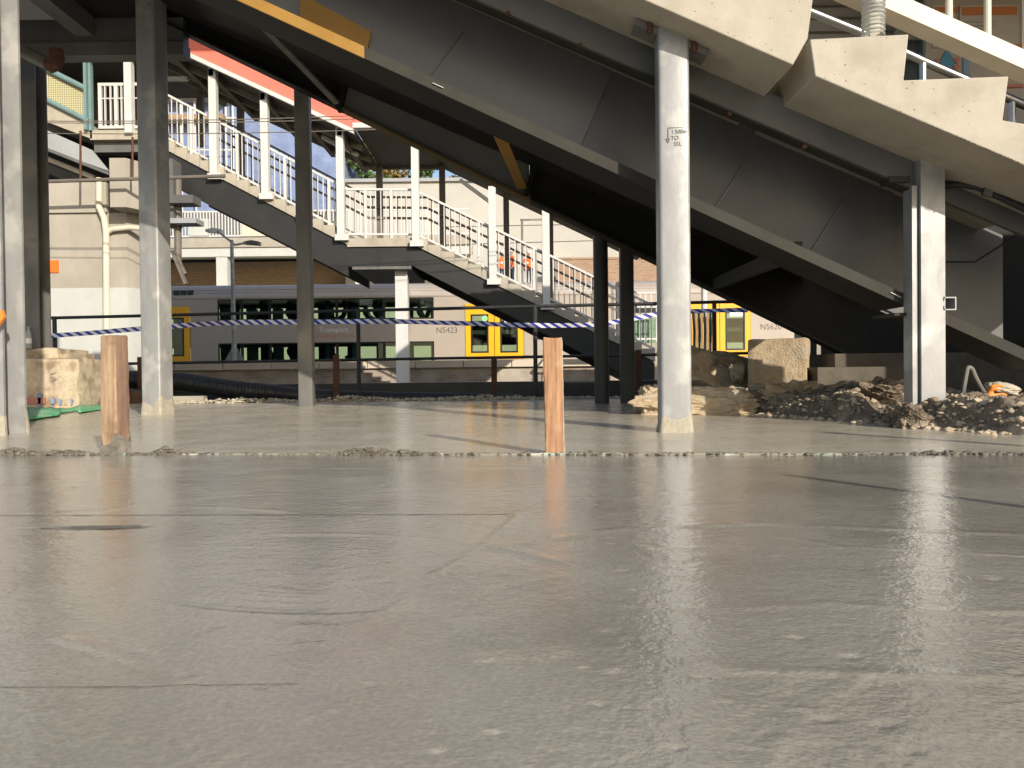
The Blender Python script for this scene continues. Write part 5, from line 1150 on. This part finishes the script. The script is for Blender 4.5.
ho = thing('clear_hose', 'clear corrugated plastic hose standing on the stair tread', 'hose', P(873, 36, 3.86))
p = P(873, 36.5, 3.86); n = 90
mk('hose', MB().tube([p+Vector((.004*math.sin(i*.05), 0, i*.0055)) for i in range(n)], [.052+.005*math.sin(i*1.7) for i in range(n)], 20, cap=False), M['clear_plastic'], ho)
nb = thing('notice_board', 'grey poster board with blue drop symbol behind the balustrade at upper right', 'notice board', P(980, 60, 8.2))
x0, x1 = P(926, 50, 8.2).x, P(1080, 50, 8.2).x
mk('board', MB().box(x0, x1, 8.2, 8.26, P(980, 120, 8.2).z-.6, P(980, -40, 8.2).z), M['board'], nb)
def poster(px0, px1, py0, py1, m, y=8.19):
    a, b = P(px0, py0, 8.2), P(px1, py1, 8.2); mk('poster', MB().box(a.x, b.x, y-.006, 8.198, b.z, a.z), M[m], nb)
M['poster_grey'] = pm('poster_grey', (.40, .37, .35, 1), (.45, .42, .40, 1), 8, .4); M['poster_orange'] = pm('poster_orange', (.45, .16, .05, 1), None, rough=.5)
poster(932, 955, 6, 48, 'poster_grey'); poster(959, 1018, 6, 52, 'poster_grey')
poster(934, 957, 8, 13, 'poster_orange', 8.184); poster(961, 1016, 8, 15.5, 'poster_orange', 8.184); poster(1008, 1020, 45, 50, 'poster_orange', 8.184)
poster(1002, 1022, 85, 88, 'red_spray', 8.184)
for py in (22, 26, 30, 36, 40, 44): poster(962, 995 if py != 30 else 985, py, py+1, 'panel_grey', 8.184)
c = P(946.5, 63, 8.2); R0 = .072
dr = [(c.x+R0*math.cos(R(t)), 8.184, c.z+R0*math.sin(R(t))) for t in range(-215, 36, 12)] + [(c.x, 8.184, c.z+.145)]
M['drop_blue'] = pm('poster_blue', (.04, .22, .38, 1), None, rough=.5)
mk('drop_symbol', MB().prism(dr, (0, .01, 0)), M['drop_blue'], nb)
for px, py, r_ in ((937.5, 61, .024), (956.5, 60.5, .032), (956, 67.5, .032)): q = P(px, py, 8.2); mk('dot_symbol', MB().tube([(q.x, 8.186, q.z), (q.x, 8.196, q.z)], r_, 16), M['red_spray'], nb)
q = P(966, 66, 8.2); mk('figure_symbol', MB().box(q.x-.035, q.x+.03, 8.186, 8.196, q.z-.12, q.z+.09), M['blue_spray'], nb)
cb = thing('ticket_kiosk', 'small station kiosk with green trimmed frame behind the stair', 'kiosk', P(905, 60, 9))
mk('wall', MB().box(P(800, 50, 9).x, P(925, 50, 9).x, 9, 9.5, P(860, 140, 9).z-1, P(860, -30, 9).z), M['panel_grey'], cb)
for py in (6, 18, 32, 46, 60): mk('shelf', MB().box(P(802, py, 9).x, P(898, py, 9).x, 8.93, 8.998, P(850, py+1.5, 9).z, P(850, py, 9).z), M['board'], cb)
for px, m in ((921, 'teal'), (923.5, 'white'), (897, 'white')): v = P(px, 50, 8.95); mk('frame_post', MB().box(v.x-.02, v.x+.02, 8.9, 8.99, P(860, 140, 9).z-1, P(860, -20, 9).z), M[m], cb)
for px0, px1, py0, py1, m in ((898, 922, 28, 41, 'cream'), (900, 920, 55, 61, 'white')): mk('sign_panel', MB().box(P(px0, py0, 8.9).x, P(px1, py0, 8.9).x, 8.86, 8.89, P(px0, py1, 8.9).z, P(px0, py0, 8.9).z), M[m], cb)

# canopy added out of view to shade the kiosk and the notice board
mk('shade_roof', MB().box(2.9, 11, 3.0, 9.6, 4.7, 4.85), M['soffit'], cb)
for x, y in ((10.5, 3.3), (10.5, 9.2), (3.6, 9.3)): mk('shade_roof_post', MB().box(x-.06, x+.06, y-.06, y+.06, -.42, 4.698), M['brown_steel'], cb)
# unseen box added high above the tracks to shade the train
ec = thing('train_shade_box', 'unseen box added high over the tracks to shade the train', 'shade box', (-8, 12, -.42))
mk('box', MB().box(-34, 5.4, 11, 13, 9.0, 11.7), M['panel_grey'], ec)
for x in (-16, 4.9): mk('pier', MB().box(x-.35, x+.35, 11.6, 12.4, -.42, 9.0), M['conc_old'], ec)
# plywood panel added outside the picture at right to shade the footing
hd = thing('footing_shade_panel', 'unseen plywood panel added right of the dirt bank to shade the footing', 'hoarding', (6, 3.6, -.42))
mk('panel', MB().box(4.2, 8.5, 3.58, 3.6, -.42, 3.2), M['wood_tan'], hd)
for x in (4.4, 6.4, 8.4): mk('stud', MB().box(x-.04, x+.04, 3.601, 3.68, -.42, 3.2), M['wood_tan'], hd)

# two unseen stakes added right of the picture to cast shadow streaks
for (x, y, h, wd, lab) in ((2.76, 1.5, .96, .05, 'unseen slim timber stake added right of the picture for its shadow streak'), (1.62, .66, .66, .014, 'unseen short timber stake added beside the camera for its shadow streak')):
    tk = thing('timber_stake', lab, 'stake', (x, y, -.1), 'unseen stakes added for shadow streaks'); mk('peg', MB().box(x-wd/2, x+wd/2, y-.02, y+.02, -.1, h), M['wood'], tk)
